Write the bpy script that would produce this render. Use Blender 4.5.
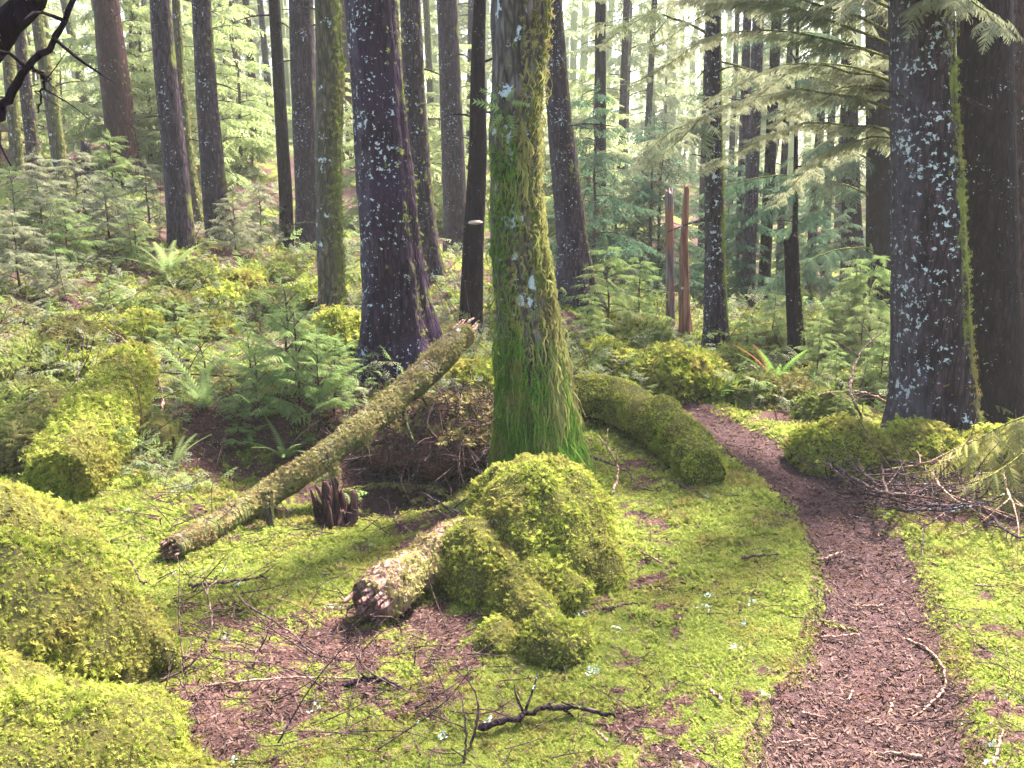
import bpy, math, random
import numpy as np
PI = math.pi
S = bpy.context.scene
C = S.collection
for o in list(bpy.data.objects): bpy.data.objects.remove(o)

# ------------------------------------------------------------------ camera, world, sun
PITCH = math.radians(11.7); FPX = 887.0; CAMZ = 1.6
cam = bpy.data.cameras.new('camera'); camo = bpy.data.objects.new('camera', cam); C.objects.link(camo)
camo.location = (0, 0, CAMZ); camo.rotation_euler = (PI/2 - PITCH, 0, 0)
cam.sensor_width = 36; cam.lens = 36*FPX/1024; cam.clip_end = 600; cam.clip_start = 0.05
S.camera = camo
SUN_EL, SUN_AZ = math.radians(52), math.radians(35)      # azimuth measured from +Y towards +X
W = bpy.data.worlds.new('World'); S.world = W; W.use_nodes = True
wn = W.node_tree.nodes; bg = wn['Background']
sky = wn.new('ShaderNodeTexSky'); sky.sky_type = 'NISHITA'; sky.sun_disc = False
sky.sun_elevation = SUN_EL; sky.sun_rotation = SUN_AZ; sky.air_density = 1.0; sky.dust_density = 4.0; sky.ozone_density = 1.0
W.node_tree.links.new(sky.outputs[0], bg.inputs[0]); bg.inputs[1].default_value = 0.10
sl = bpy.data.lights.new('sun', 'SUN'); sl.energy = 5.0; sl.angle = math.radians(7.0); sl.color = (1.0, 0.94, 0.84)
so = bpy.data.objects.new('sun', sl); C.objects.link(so)
so.rotation_euler = (PI/2 - SUN_EL, 0, PI - SUN_AZ)
S.view_settings.view_transform = 'Standard'; S.view_settings.look = 'None'
S.view_settings.exposure = 2.8; S.view_settings.gamma = 1.0
S.cycles.max_bounces = 6; S.cycles.diffuse_bounces = 4; S.cycles.transmission_bounces = 3; S.cycles.volume_bounces = 1
S.cycles.glossy_bounces = 2; S.cycles.transparent_max_bounces = 4
S.cycles.use_denoising = True
S.cycles.caustics_reflective = False; S.cycles.caustics_refractive = False

# ------------------------------------------------------------------ noise and mesh helpers
def _h(i, j, k, seed):
    n = (i*374761393 + j*668265263 + k*2147483647 + seed*1274126177) & 0xffffffff
    n = ((n ^ (n >> 13))*1274126177) & 0xffffffff
    n = n ^ (n >> 16)
    return (n & 0xffff)/65535.0
def vnoise(x, y, z=0.0, seed=0):
    x, y, z = np.broadcast_arrays(np.asarray(x, float), np.asarray(y, float), np.asarray(z, float))
    i, j, k = (np.floor(a).astype(np.int64) for a in (x, y, z))
    u, v, w = x-i, y-j, z-k
    u, v, w = (a*a*(3-2*a) for a in (u, v, w))
    r = 0
    for a in (0, 1):
        for b in (0, 1):
            for c in (0, 1):
                r = r + _h(i+a, j+b, k+c, seed)*(u if a else 1-u)*(v if b else 1-v)*(w if c else 1-w)
    return r*2-1
def fbm(x, y, z=0.0, seed=0, oct=4):
    r = 0; a = 1.0; t = 0
    for o in range(oct):
        f = 2.03**o
        r = r + a*vnoise(np.asarray(x)*f, np.asarray(y)*f, np.asarray(z)*f, seed+o*17); t += a; a *= .5
    return r/t
def sstep(a, b, x):
    t = np.clip((np.asarray(x)-a)/(b-a), 0, 1); return t*t*(3-2*t)
def norm(v): return v/np.maximum(np.linalg.norm(v, axis=-1, keepdims=True), 1e-9)

class MB:                                               # collects triangles, builds ONE mesh object
    def __init__(s): s.v = []; s.f = []; s.n = 0
    def add(s, v, f):
        v = np.asarray(v, np.float32).reshape(-1, 3); f = np.asarray(f, np.int64).reshape(-1, 3)
        s.v.append(v); s.f.append(f + s.n); s.n += len(v); return s
    def arrays(s): return np.concatenate(s.v), np.concatenate(s.f)
    def mesh(s, name, mat, origin=(0, 0, 0), smooth=True, attr=None):
        v, f = s.arrays(); v = v - np.asarray(origin, np.float32)
        me = bpy.data.meshes.new(name)
        me.vertices.add(len(v)); me.vertices.foreach_set('co', v.astype(np.float32).ravel())
        me.loops.add(len(f)*3); me.loops.foreach_set('vertex_index', f.astype(np.int32).ravel())
        me.polygons.add(len(f)); me.polygons.foreach_set('loop_start', np.arange(0, len(f)*3, 3, dtype=np.int32))
        me.polygons.foreach_set('loop_total', np.full(len(f), 3, np.int32))
        me.polygons.foreach_set('use_smooth', np.full(len(f), smooth, bool))
        if attr:
            for k, a in attr.items():
                at_ = me.attributes.new(k, 'FLOAT', 'POINT'); at_.data.foreach_set('value', np.asarray(a, np.float32))
        me.materials.append(mat); me.update(); me.validate(); return me
    def build(s, name, mat, parent=None, origin=(0, 0, 0), smooth=True, attr=None):
        o = bpy.data.objects.new(name, s.mesh(name, mat, origin, smooth, attr)); C.objects.link(o)
        if parent is not None: o.parent = parent
        else: o.location = origin
        return o
def tag(o, label=None, cat=None, group=None, kind=None):
    if label: o['label'] = label
    if cat: o['category'] = cat
    if group: o['group'] = group
    if kind: o['kind'] = kind
    return o
def empty(name, loc, label, cat, group=None):
    o = bpy.data.objects.new(name, None); C.objects.link(o); o.location = loc; o.empty_display_size = .1
    return tag(o, label, cat, group)
def copy_tree(root, loc, rz, sc, label, group):
    r = root.copy(); C.objects.link(r); r.location = loc; r.rotation_euler = (0, 0, rz); r.scale = (sc, sc, sc)
    r['label'] = label; r['group'] = group
    for ch in list(root.children):
        c = ch.copy(); C.objects.link(c); c.parent = r
    return r

def frames(pts):
    pts = np.asarray(pts, float); t = norm(np.gradient(pts, axis=0))
    ref = np.array([0, 0, 1.0]) if abs(t[0][2]) < .8 else np.array([1.0, 0, 0])
    a = []; u = norm(np.cross(ref, t[0]))
    for k in range(len(pts)):
        u = norm(u - t[k]*np.dot(u, t[k])); a.append(u)
    a = np.array(a); return t, a, np.cross(t, a)
def tube(pts, rad, seg=6, cap=True, disp=None):
    pts = np.asarray(pts, float); n = len(pts); rad = np.broadcast_to(np.asarray(rad, float), (n,))
    t, a, b = frames(pts); th = np.arange(seg)*2*PI/seg
    dirs = a[:, None]*np.cos(th)[None, :, None] + b[:, None]*np.sin(th)[None, :, None]
    v = pts[:, None] + dirs*rad[:, None, None]
    if disp is not None: v = v + dirs*(disp(v)*rad[:, None])[..., None]
    i = np.arange(n-1)[:, None]*seg; j = np.arange(seg)[None]; j2 = (j+1) % seg
    q = np.stack([i+j, i+j2, i+seg+j2, i+seg+j], -1).reshape(-1, 4)
    f = np.concatenate([q[:, [0, 1, 2]], q[:, [0, 2, 3]]])
    v = v.reshape(-1, 3)
    if cap:
        m = len(v); v = np.concatenate([v, pts[:1], pts[-1:]])
        j = np.arange(seg); j2 = (j+1) % seg
        f = np.concatenate([f, np.stack([j2, j, np.full(seg, m)], -1), np.stack([(n-1)*seg+j, (n-1)*seg+j2, np.full(seg, m+1)], -1)])
    return v, f
def spline(cp, n):
    cp = np.asarray(cp, float); t = np.linspace(0, len(cp)-1, n); i = np.clip(t.astype(int), 0, len(cp)-2); f = (t-i)[:, None]
    P = lambda k: cp[np.clip(k, 0, len(cp)-1)]
    p0, p1, p2, p3 = P(i-1), P(i), P(i+1), P(i+2)
    return .5*((2*p1)+(p2-p0)*f+(2*p0-5*p1+4*p2-p3)*f*f+(3*p1-p0-3*p2+p3)*f**3)
def sample_surface(v, f, n, rng, w=None):
    v = np.asarray(v, float); a, b, c = v[f[:, 0]], v[f[:, 1]], v[f[:, 2]]
    nr = np.cross(b-a, c-a); ar = np.linalg.norm(nr, axis=1); nn = norm(nr); ce = (a+b+c)/3
    p = ar*(1 if w is None else np.maximum(w(ce, nn), 0)); s = p.sum()
    if s <= 0: return np.zeros((0, 3)), np.zeros((0, 3))
    k = rng.choice(len(f), n, p=p/s); r1 = np.sqrt(rng.random(n))[:, None]; r2 = rng.random(n)[:, None]
    return a[k]*(1-r1) + b[k]*r1*(1-r2) + c[k]*r1*r2, nn[k]

# leaf templates: a little feather along +Z, flat in X, bending towards -Y
def feather(n, leaf, w, bend=.2, taper=.7, jag=1.0):
    z = np.linspace(0, 1, n+1); st = np.stack([0*z, -bend*z*z, z], 1); T = [st]; F = []
    for i in range(n):
        l = leaf*(1-taper*(i/n)**1.5)
        for sgn in (-1, 1):
            m = len(st) + 2*i + (0 if sgn < 0 else 1)
            F.append((i, i+1, m) if sgn < 0 else (i, m, i+1))
    tips = []
    for i in range(n):
        l = leaf*(1-taper*(i/n)**1.5); zz = z[i]+.5/n*jag+leaf*.45
        for sgn in (-1, 1): tips.append((sgn*l, -bend*zz*zz-.25*l, zz))
    tips = np.array(tips); v = np.concatenate([st, tips])
    return v, np.array(F)
def basis(zdir, up):
    z = norm(zdir); x = norm(np.cross(up, z)); y = np.cross(z, x); return np.stack([x, y, z], -1)
def place(B, tv, tf, pos, R, sc):
    N = len(pos); 
    if N == 0: return
    sc = np.broadcast_to(np.asarray(sc, float), (N,))
    v = np.einsum('nij,kj->nki', R, tv)*sc[:, None, None] + pos[:, None]
    f = tf[None] + (np.arange(N)*len(tv))[:, None, None]
    B.add(v.reshape(-1, 3), f.reshape(-1, 3))
MOSS_T = [feather(4, .38, 1, .25, .55), feather(4, .5, 1, .5, .6), feather(3, .45, 1, .1, .4)]
MOSS_F = [feather(3, .5, 1, .3, .5), feather(3, .6, 1, .6, .5)]
def sprigs(B, pos, nrm, size, rng, tilt=(.3, 1.1), T=MOSS_T, drop=0.0):
    n = len(pos); 
    if n == 0: return
    r = norm(rng.normal(size=(n, 3))); tan = norm(r - nrm*np.sum(r*nrm, 1, keepdims=True))
    a = rng.uniform(*tilt, n)[:, None]
    d = nrm*np.cos(a) + tan*np.sin(a); d[:, 2] -= drop; d = norm(d)
    up = norm(nrm + .35*rng.normal(size=(n, 3)))
    R = basis(d, up); k = rng.integers(0, len(T), n); sz = size*rng.uniform(.6, 1.4, n)
    for i in range(len(T)):
        m = k == i; place(B, T[i][0], T[i][1], pos[m]-nrm[m]*.004, R[m], sz[m])

# ------------------------------------------------------------------ materials
def nmat(name):
    m = bpy.data.materials.new(name); m.use_nodes = True; nt = m.node_tree
    for n in list(nt.nodes): nt.nodes.remove(n)
    return m, nt
def N(nt, t, **kw):
    n = nt.nodes.new(t)
    for k, v in kw.items():
        if k.startswith('i_'): n.inputs[k[2:].replace('_', ' ')].default_value = v
        else: setattr(n, k, v)
    return n
def mixc(nt, fac, a, b):
    n = nt.nodes.new('ShaderNodeMix'); n.data_type = 'RGBA'; L = nt.links
    for sock, val in ((n.inputs[0], fac), (n.inputs[6], a), (n.inputs[7], b)):
        if isinstance(val, bpy.types.NodeSocket): L.new(val, sock)
        elif isinstance(val, tuple): sock.default_value = (*val, 1) if len(val) == 3 else val
        else: sock.default_value = val
    return n.outputs[2]
def ramp(nt, src, a, b):
    n = nt.nodes.new('ShaderNodeMapRange'); n.inputs[1].default_value = a; n.inputs[2].default_value = b
    n.interpolation_type = 'SMOOTHSTEP'; nt.links.new(src, n.inputs[0]); return n.outputs[0]
def noise(nt, vec, scale, det=4, rough=.6):
    n = N(nt, 'ShaderNodeTexNoise'); n.inputs['Scale'].default_value = scale; n.inputs['Detail'].default_value = det
    n.inputs['Roughness'].default_value = rough; nt.links.new(vec, n.inputs['Vector']); return n.outputs[0]
def math_(nt, op, a, b=0.0):
    n = nt.nodes.new('ShaderNodeMath'); n.operation = op
    for s, v in ((n.inputs[0], a), (n.inputs[1], b)):
        if isinstance(v, bpy.types.NodeSocket): nt.links.new(v, s)
        else: s.default_value = v
    return n.outputs[0]

def leaf_mat(name, c1, c2, c3, nscale=1.2, transl=.35, c4=None):
    """c1..c2 by leaf, c3 (dry / other tone) by patches"""
    m, nt = nmat(name); L = nt.links
    geo = N(nt, 'ShaderNodeNewGeometry'); rnd = geo.outputs['Random Per Island']
    pos = geo.outputs['Position']
    n1 = noise(nt, pos, nscale, 3); n2 = noise(nt, pos, nscale*7, 2)
    col = mixc(nt, rnd, c1, c2)
    col = mixc(nt, math_(nt, 'MULTIPLY', ramp(nt, n1, .42, .7), .8), col, c3)
    if c4: col = mixc(nt, math_(nt, 'MULTIPLY', ramp(nt, n2, .52, .72), .7), col, c4)
    d = N(nt, 'ShaderNodeBsdfDiffuse'); t = N(nt, 'ShaderNodeBsdfTranslucent'); mx = N(nt, 'ShaderNodeMixShader')
    mx.inputs[0].default_value = transl
    L.new(col, d.inputs[0]); L.new(col, t.inputs[0]); L.new(d.outputs[0], mx.inputs[1]); L.new(t.outputs[0], mx.inputs[2])
    out = N(nt, 'ShaderNodeOutputMaterial'); L.new(mx.outputs[0], out.inputs[0]); return m

def bark_mat(name, dark, light, lichen=(.55, .62, .66), lich=.0, moss=(.14, .17, .03), mossdir=(1, 0, 0), mossamt=.0, lscale=14, stretch=.25, hue=None):
    m, nt = nmat(name); L = nt.links
    tc = N(nt, 'ShaderNodeTexCoord'); geo = N(nt, 'ShaderNodeNewGeometry'); ob = tc.outputs['Object']
    mp = N(nt, 'ShaderNodeMapping'); mp.inputs['Scale'].default_value = (1, 1, stretch); L.new(ob, mp.inputs[0]); sv = mp.outputs[0]
    a = noise(nt, sv, 22, 6, .7); b = noise(nt, ob, 60, 3)
    vo = N(nt, 'ShaderNodeTexVoronoi'); vo.feature = 'DISTANCE_TO_EDGE'; vo.inputs['Scale'].default_value = 26; L.new(sv, vo.inputs['Vector'])
    crack = ramp(nt, vo.outputs[0], 0.0, .22)
    col = mixc(nt, ramp(nt, a, .3, .72), dark, light)
    col = mixc(nt, math_(nt, 'MULTIPLY', math_(nt, 'SUBTRACT', 1.0, crack), .6), col, tuple(c*.35 for c in dark))
    if hue: col = mixc(nt, ramp(nt, noise(nt, ob, 1.6, 2), .45, .6), col, hue)
    if lich > 0:
        l1 = noise(nt, ob, lscale, 5, .65); l2 = noise(nt, ob, 3.0, 2)
        lm = ramp(nt, math_(nt, 'ADD', l1, math_(nt, 'MULTIPLY', l2, .35)), .865-.13*lich, .90-.13*lich)
        sd = N(nt, 'ShaderNodeVectorMath'); sd.operation = 'DOT_PRODUCT'; L.new(geo.outputs['Normal'], sd.inputs[0]); sd.inputs[1].default_value = (-.75, -.55, 0)
        lm = math_(nt, 'MULTIPLY', lm, ramp(nt, sd.outputs['Value'], -.5, .5))
        col = mixc(nt, lm, col, mixc(nt, b, tuple(c*.7 for c in lichen), lichen))
    if lich > .1:
        sf = N(nt, 'ShaderNodeVectorMath'); sf.operation = 'DOT_PRODUCT'; L.new(geo.outputs['Normal'], sf.inputs[0]); sf.inputs[1].default_value = (-.95, -.2, 0)
        fm = math_(nt, 'ADD', sf.outputs['Value'], math_(nt, 'MULTIPLY', math_(nt, 'SUBTRACT', noise(nt, ob, 7, 5, .7), .5), 1.6))
        col = mixc(nt, math_(nt, 'MULTIPLY', ramp(nt, fm, .45, 1.15), .25), col, (.19, .175, .215))
    if mossamt > 0:
        dt = N(nt, 'ShaderNodeVectorMath'); dt.operation = 'DOT_PRODUCT'; L.new(geo.outputs['Normal'], dt.inputs[0]); dt.inputs[1].default_value = mossdir
        mm = math_(nt, 'ADD', dt.outputs['Value'], math_(nt, 'MULTIPLY', math_(nt, 'SUBTRACT', noise(nt, ob, 4, 5), .5), 2.2))
        mm = ramp(nt, mm, 1.05-mossamt, 1.4-mossamt)
        col = mixc(nt, mm, col, mixc(nt, b, tuple(c*.5 for c in moss), moss))
    p = N(nt, 'ShaderNodeBsdfPrincipled'); p.inputs['Roughness'].default_value = .85; p.inputs['Specular IOR Level'].default_value = .04
    L.new(col, p.inputs['Base Color'])
    bm = N(nt, 'ShaderNodeBump'); bm.inputs['Strength'].default_value = .9; bm.inputs['Distance'].default_value = .02
    hh = math_(nt, 'ADD', a, math_(nt, 'MULTIPLY', crack, .5)); L.new(hh, bm.inputs['Height']); L.new(bm.outputs[0], p.inputs['Normal'])
    out = N(nt, 'ShaderNodeOutputMaterial'); L.new(p.outputs[0], out.inputs[0]); return m

def soil_mat(name, c1, c2, c3, scale=9, attr=None, cm1=None, cm2=None):
    m, nt = nmat(name); L = nt.links
    geo = N(nt, 'ShaderNodeNewGeometry'); pos = geo.outputs['Position']
    a = noise(nt, pos, scale, 6, .7); b = noise(nt, pos, scale*6, 4, .7); c = noise(nt, pos, 1.3, 3)
    col = mixc(nt, ramp(nt, a, .3, .7), c1, c2); col = mixc(nt, ramp(nt, b, .5, .72), col, c3)
    if attr:
        at_ = N(nt, 'ShaderNodeAttribute', attribute_name=attr)
        gcol = mixc(nt, ramp(nt, a, .35, .7), cm1, cm2)
        f = ramp(nt, math_(nt, 'ADD', at_.outputs['Fac'], math_(nt, 'MULTIPLY', math_(nt, 'SUBTRACT', b, .5), .6)), .3, .6)
        col = mixc(nt, f, col, gcol)
    p = N(nt, 'ShaderNodeBsdfPrincipled'); p.inputs['Roughness'].default_value = .95; p.inputs['Specular IOR Level'].default_value = .05
    L.new(col, p.inputs['Base Color'])
    bm = N(nt, 'ShaderNodeBump'); bm.inputs['Strength'].default_value = .8; bm.inputs['Distance'].default_value = .02
    L.new(math_(nt, 'ADD', a, b), bm.inputs['Height']); L.new(bm.outputs[0], p.inputs['Normal'])
    out = N(nt, 'ShaderNodeOutputMaterial'); L.new(p.outputs[0], out.inputs[0]); return m

M = {}
M['moss'] = leaf_mat('moss_leaf', (.16, .22, .03), (.42, .43, .11), (.26, .19, .07), 2.6, .45, (.08, .13, .02))
M['moss_mound'] = leaf_mat('mound_moss_leaf', (.15, .20, .02), (.42, .43, .09), (.25, .19, .06), 3.2, .45, (.06, .10, .015))
M['moss_dull'] = leaf_mat('dull_moss_leaf', (.09, .12, .03), (.20, .22, .06), (.18, .13, .06), 2.0, .3, (.08, .13, .02))
M['moss_log'] = leaf_mat('log_moss_leaf', (.20, .18, .06), (.33, .28, .12), (.17, .10, .06), 6.0, .25, (.13, .16, .04))
M['drape_green'] = leaf_mat('hanging_moss_green', (.07, .16, .02), (.19, .30, .05), (.28, .25, .08), 7.0, .3, (.04, .08, .02))
M['drape_tan'] = leaf_mat('hanging_moss_tan', (.22, .23, .07), (.34, .32, .11), (.2, .16, .07), 3.0, .3)
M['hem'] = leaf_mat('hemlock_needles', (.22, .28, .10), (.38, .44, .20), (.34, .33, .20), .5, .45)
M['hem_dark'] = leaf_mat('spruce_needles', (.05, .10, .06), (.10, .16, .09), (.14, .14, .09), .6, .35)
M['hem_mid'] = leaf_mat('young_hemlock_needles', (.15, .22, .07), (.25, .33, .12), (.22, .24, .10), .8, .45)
M['bough'] = leaf_mat('old_bough_needles', (.17, .19, .11), (.29, .28, .18), (.13, .17, .09), .7, .45)
M['fern'] = leaf_mat('fern_leaf', (.12, .24, .04), (.2, .33, .07), (.25, .28, .08), 1.5, .35)
M['rust'] = leaf_mat('dead_fern_leaf', (.38, .12, .05), (.45, .2, .1), (.3, .12, .06), 1.5, .35)
M['litter'] = leaf_mat('litter_bits', (.02, .011, .01), (.20, .125, .10), (.08, .036, .026), 3.5, .0, (.05, .028, .03))
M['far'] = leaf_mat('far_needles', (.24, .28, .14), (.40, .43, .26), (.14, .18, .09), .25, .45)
M['twig'] = bark_mat('twig_bark', (.06, .035, .035), (.17, .11, .10), lich=.25, lscale=30)
M['stick_pale'] = bark_mat('pale_stick_bark', (.26, .15, .11), (.45, .30, .23))
M['twig_moss'] = bark_mat('mossy_twig_bark', (.09, .07, .04), (.22, .19, .08), moss=(.2, .22, .05), mossdir=(0, 0, 1), mossamt=.8)
M['core'] = soil_mat('moss_soil_core', (.035, .03, .015), (.09, .08, .02), (.14, .15, .03))
M['rotstump'] = bark_mat('shredded_dark_wood', (.015, .008, .01), (.12, .06, .055), stretch=.1)
M['rootsoil'] = soil_mat('root_soil', (.03, .014, .014), (.13, .06, .05), (.25, .14, .11), 12)
M['bark_big'] = bark_mat('big_lichen_bark', (.010, .004, .013), (.055, .030, .050), lich=.62, mossamt=.08, moss=(.14, .15, .03), hue=(.03, .015, .035), lscale=30)
M['bark_white'] = bark_mat('white_spotted_bark', (.012, .007, .012), (.075, .047, .06), lich=.72, mossamt=.55, moss=(.16, .18, .03), lscale=27)
M['bark_dark'] = bark_mat('dark_purple_bark', (.004, .0015, .005), (.025, .011, .022), lich=.1, lscale=45)
M['bark_speck'] = bark_mat('speckled_bark', (.016, .009, .018), (.085, .055, .07), lich=.45, mossamt=.12, moss=(.15, .16, .04), lscale=38)
M['bark_red'] = bark_mat('reddish_bark', (.018, .006, .009), (.07, .024, .028), lich=.12, lscale=40)
M['bark_moss'] = bark_mat('mossy_bark', (.05, .045, .03), (.15, .12, .08), lich=.4, mossamt=.6, moss=(.11, .12, .04), lscale=12)
M['bark_centre'] = bark_mat('centre_tree_bark', (.04, .03, .026), (.20, .165, .145), lich=.6, mossamt=.62, moss=(.10, .12, .03), lscale=9)
M['wood_red'] = bark_mat('bare_red_wood', (.2, .08, .055), (.42, .2, .14), stretch=.06, lich=.2, lscale=8)
M['wood_grey'] = bark_mat('bare_grey_wood', (.14, .09, .1), (.34, .27, .28), stretch=.06, hue=(.3, .13, .09))
M['wood_rot'] = bark_mat('rotten_pink_wood', (.16, .08, .07), (.42, .26, .22), stretch=.1)
M['lichen'] = leaf_mat('lichen_tuft', (.35, .45, .42), (.5, .58, .55), (.4, .5, .45), 5, .1)

# ------------------------------------------------------------------ terrain
def ray(px, py):
    u = (px-512)/FPX; v = (384-py)/FPX
    return np.array([u, math.cos(PITCH)+v*math.sin(PITCH), -math.sin(PITCH)+v*math.cos(PITCH)])
def onY(px, py, Y):
    d = ray(px, py); return np.array([0, 0, CAMZ]) + d*(Y/d[1])
def onZ(px, py, Z):
    d = ray(px, py); return np.array([0, 0, CAMZ]) + d*((Z-CAMZ)/d[2])
cps = [onZ(860, 768, 0), onZ(870, 600, 0), onZ(820, 500, 0), onZ(560, 700, .0), onZ(600, 640, 0.0), onZ(700, 560, .05), onZ(300, 700, .02), onZ(350, 640, .0), onZ(450, 768, .03),
       onZ(990, 600, .05), onY(540, 475, 5.0), onY(400, 368, 7.0), onZ(200, 560, .0), (-1.3, 2.6, .12), (-2.0, 2.3, .15), (-2.5, 3.5, .2),
       onY(20, 400, 5.6), onY(60, 330, 7), onY(180, 250, 10), onY(220, 238, 11), onY(120, 182, 14), onY(50, 212, 12), onY(332, 318, 9), onY(287, 255, 12),
       onY(430, 276, 10), onY(455, 250, 13), onY(580, 305, 9.5), onY(715, 352, 9.5), onY(795, 366, 8.7), onY(935, 440, 6), onY(995, 432, 6.5), onY(880, 312, 11),
       onY(700, 412, 7), onY(760, 330, 14), onY(230, 440, 5.4), onY(280, 370, 7.0), onY(650, 340, 9.5),
       (-20, 40, 5.0), (0, 40, 3.0), (20, 40, .5), (-18, 18, 3.6), (15, 15, -.2), (9, 6, 0.1), (-7, 3, .8), (0, -3, 0), (-4, -3, .2), (4, -3, 0), (-40, 60, 7), (0, 70, 5), (40, 60, 2), (-40, 10, 6), (40, 5, 1), (-20, -6, 2), (20, -6, 0), (0, 22, 1.6), (10, 24, 0.0)]
cps = np.array([np.asarray(c, float) for c in cps])
def _U(r2): return np.where(r2 > 1e-12, r2*np.log(np.maximum(r2, 1e-12)), 0)
n_ = len(cps); K = _U(((cps[:, None, :2]-cps[None, :, :2])**2).sum(-1)); K += np.eye(n_)*.6
Pm = np.c_[np.ones(n_), cps[:, :2]]; A_ = np.block([[K, Pm], [Pm.T, np.zeros((3, 3))]])
sol = np.linalg.solve(A_, np.r_[cps[:, 2], 0, 0, 0])
def hbase(x, y):
    x = np.asarray(x, float); y = np.asarray(y, float); sh = x.shape; x = x.ravel(); y = y.ravel(); r = sol[n_] + sol[n_+1]*x + sol[n_+2]*y
    for k in range(n_): r = r + sol[k]*_U((x-cps[k, 0])**2 + (y-cps[k, 1])**2)
    return r.reshape(sh)
TS = np.concatenate([np.arange(1.2, 20, .03), np.arange(20, 90, .3)])
def hit(px, py, fn):
    d = ray(px, py); p = np.array([0, 0, CAMZ]) + TS[:, None]*d; g = p[:, 2] - fn(p[:, 0], p[:, 1])
    k = np.argmax(g < 0)
    if g[k] >= 0: k = len(TS)-1
    a = g[k-1]/(g[k-1]-g[k]) if k else 0
    q = p[k-1]*(1-a) + p[k]*a; return q
PE = [(768, 748, 980), (705, 790, 962), (649, 809, 948), (592, 820, 932), (536, 806, 903), (502, 782, 868), (480, 760, 842), (458, 733, 808), (440, 712, 775), (424, 694, 745), (414, 682, 722), (406, 668, 700)]
pl = np.array([hit(l, y, hbase) for y, l, r in PE]); pr = np.array([hit(r, y, hbase) for y, l, r in PE])
pc = (pl+pr)/2; pw = np.linalg.norm(pl-pr, axis=1)/2
pc = np.concatenate([[[.1, -3, 0], [.35, -.5, 0], [.75, 1.2, 0]], pc]); pw = np.concatenate([[.36, .36, .36], pw])
pw[-3:] = pw[-3:]*[.9, .7, .4]; pw = pw*.93; pw[:9] *= .93
def pathd(x, y):
    x = np.asarray(x, float); y = np.asarray(y, float); best = np.full(x.shape, 1e9)
    for k in range(len(pc)-1):
        a, b = pc[k, :2], pc[k+1, :2]; d = b-a; t = np.clip(((x-a[0])*d[0]+(y-a[1])*d[1])/(d@d), 0, 1)
        ds = np.hypot(x-a[0]-t*d[0], y-a[1]-t*d[1]) - (pw[k]*(1-t)+pw[k+1]*t); best = np.minimum(best, ds)
    return best                                          # < 0 on the path
def H(x, y):
    x = np.asarray(x, float); y = np.asarray(y, float); z = hbase(x, y)
    d = pathd(x, y); off = sstep(-.05, .8, d); far = sstep(5, 10, y)
    z = z + fbm(x*1.6, y*1.6, 0, 3, 4)*(.035+.10*far)*off + fbm(x*6, y*6, 0, 9, 3)*(.03+.02*far)*(.25+.75*off)
    for px_, py_, r_, dp in ((-.62, 5.1, .42, .27), (-1.55, 5.3, .5, .3), (-.85, 4.75, .25, .12), (-.3, 3.25, .35, .05), (3.1, 5.0, .4, .1)):
        z = z - dp*np.exp(-((x-px_)**2+(y-py_)**2)/(r_*r_))
    return z - .045*sstep(.08, -.12, d) + .02*sstep(-.05, .1, d)*sstep(.5, .1, d)
def at(px, py): return hit(px, py, H)
def ground(x, y): return float(H(np.array([x]), np.array([y]))[0])

# bare places, dark soil in the hollows standing in for deep shade: (px, py, radius m, strength)
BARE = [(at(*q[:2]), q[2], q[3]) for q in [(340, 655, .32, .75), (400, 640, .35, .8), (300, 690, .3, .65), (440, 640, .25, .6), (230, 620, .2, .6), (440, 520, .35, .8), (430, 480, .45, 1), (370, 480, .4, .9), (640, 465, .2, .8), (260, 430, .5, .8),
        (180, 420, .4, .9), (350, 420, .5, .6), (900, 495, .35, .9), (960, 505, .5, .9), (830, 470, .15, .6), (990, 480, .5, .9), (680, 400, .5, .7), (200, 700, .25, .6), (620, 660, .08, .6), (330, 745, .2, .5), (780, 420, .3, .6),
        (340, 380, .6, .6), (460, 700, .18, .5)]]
def mossmask(x, y):
    m = .84 + .6*fbm(x*2.3, y*2.3, 0, 21, 4) + .75*fbm(x*8, y*8, 0, 31, 4) + .9*fbm(x*24, y*24, 0, 33, 3) - .25*sstep(-.4, -1.2, x)*sstep(4.5, 5.5, y)
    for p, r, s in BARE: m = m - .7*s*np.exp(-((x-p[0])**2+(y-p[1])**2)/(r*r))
    m = m - .45*sstep(6, 9, y)*sstep(-.5, .5, fbm(x*.9, y*.9, 0, 41, 3)+.25)
    d = pathd(x, y) + .045*fbm(x*6, y*6, 0, 51, 3)
    return np.clip(m, 0, 1)*sstep(-.07, .06, d)
Ys = np.concatenate([np.linspace(-5, 1, 30)[:-1], 1+9*np.linspace(0, 1, 260)**1.5, np.linspace(10, 85, 120)[1:]])
us = np.linspace(-1, 1, 330); us = .75*us + .25*us**3
XX = us[None]*(4.0 + .95*np.maximum(Ys, 0))[:, None]*1.25; YY = np.repeat(Ys[:, None], len(us), 1)
ZZ = H(XX, YY); nr, nc = XX.shape
i = np.arange(nr-1)[:, None]*nc; j = np.arange(nc-1)[None]; q = np.stack([i+j, i+j+1, i+nc+j+1, i+nc+j], -1).reshape(-1, 4)
g = MB(); g.add(np.stack([XX, YY, ZZ], -1), np.concatenate([q[:, [0, 1, 2]], q[:, [0, 2, 3]]]))
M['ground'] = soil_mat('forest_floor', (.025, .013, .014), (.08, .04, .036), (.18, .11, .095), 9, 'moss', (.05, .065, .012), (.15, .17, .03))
tag(g.build('ground', M['ground'], attr={'moss': mossmask(XX, YY).ravel()}), kind='structure')
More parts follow.
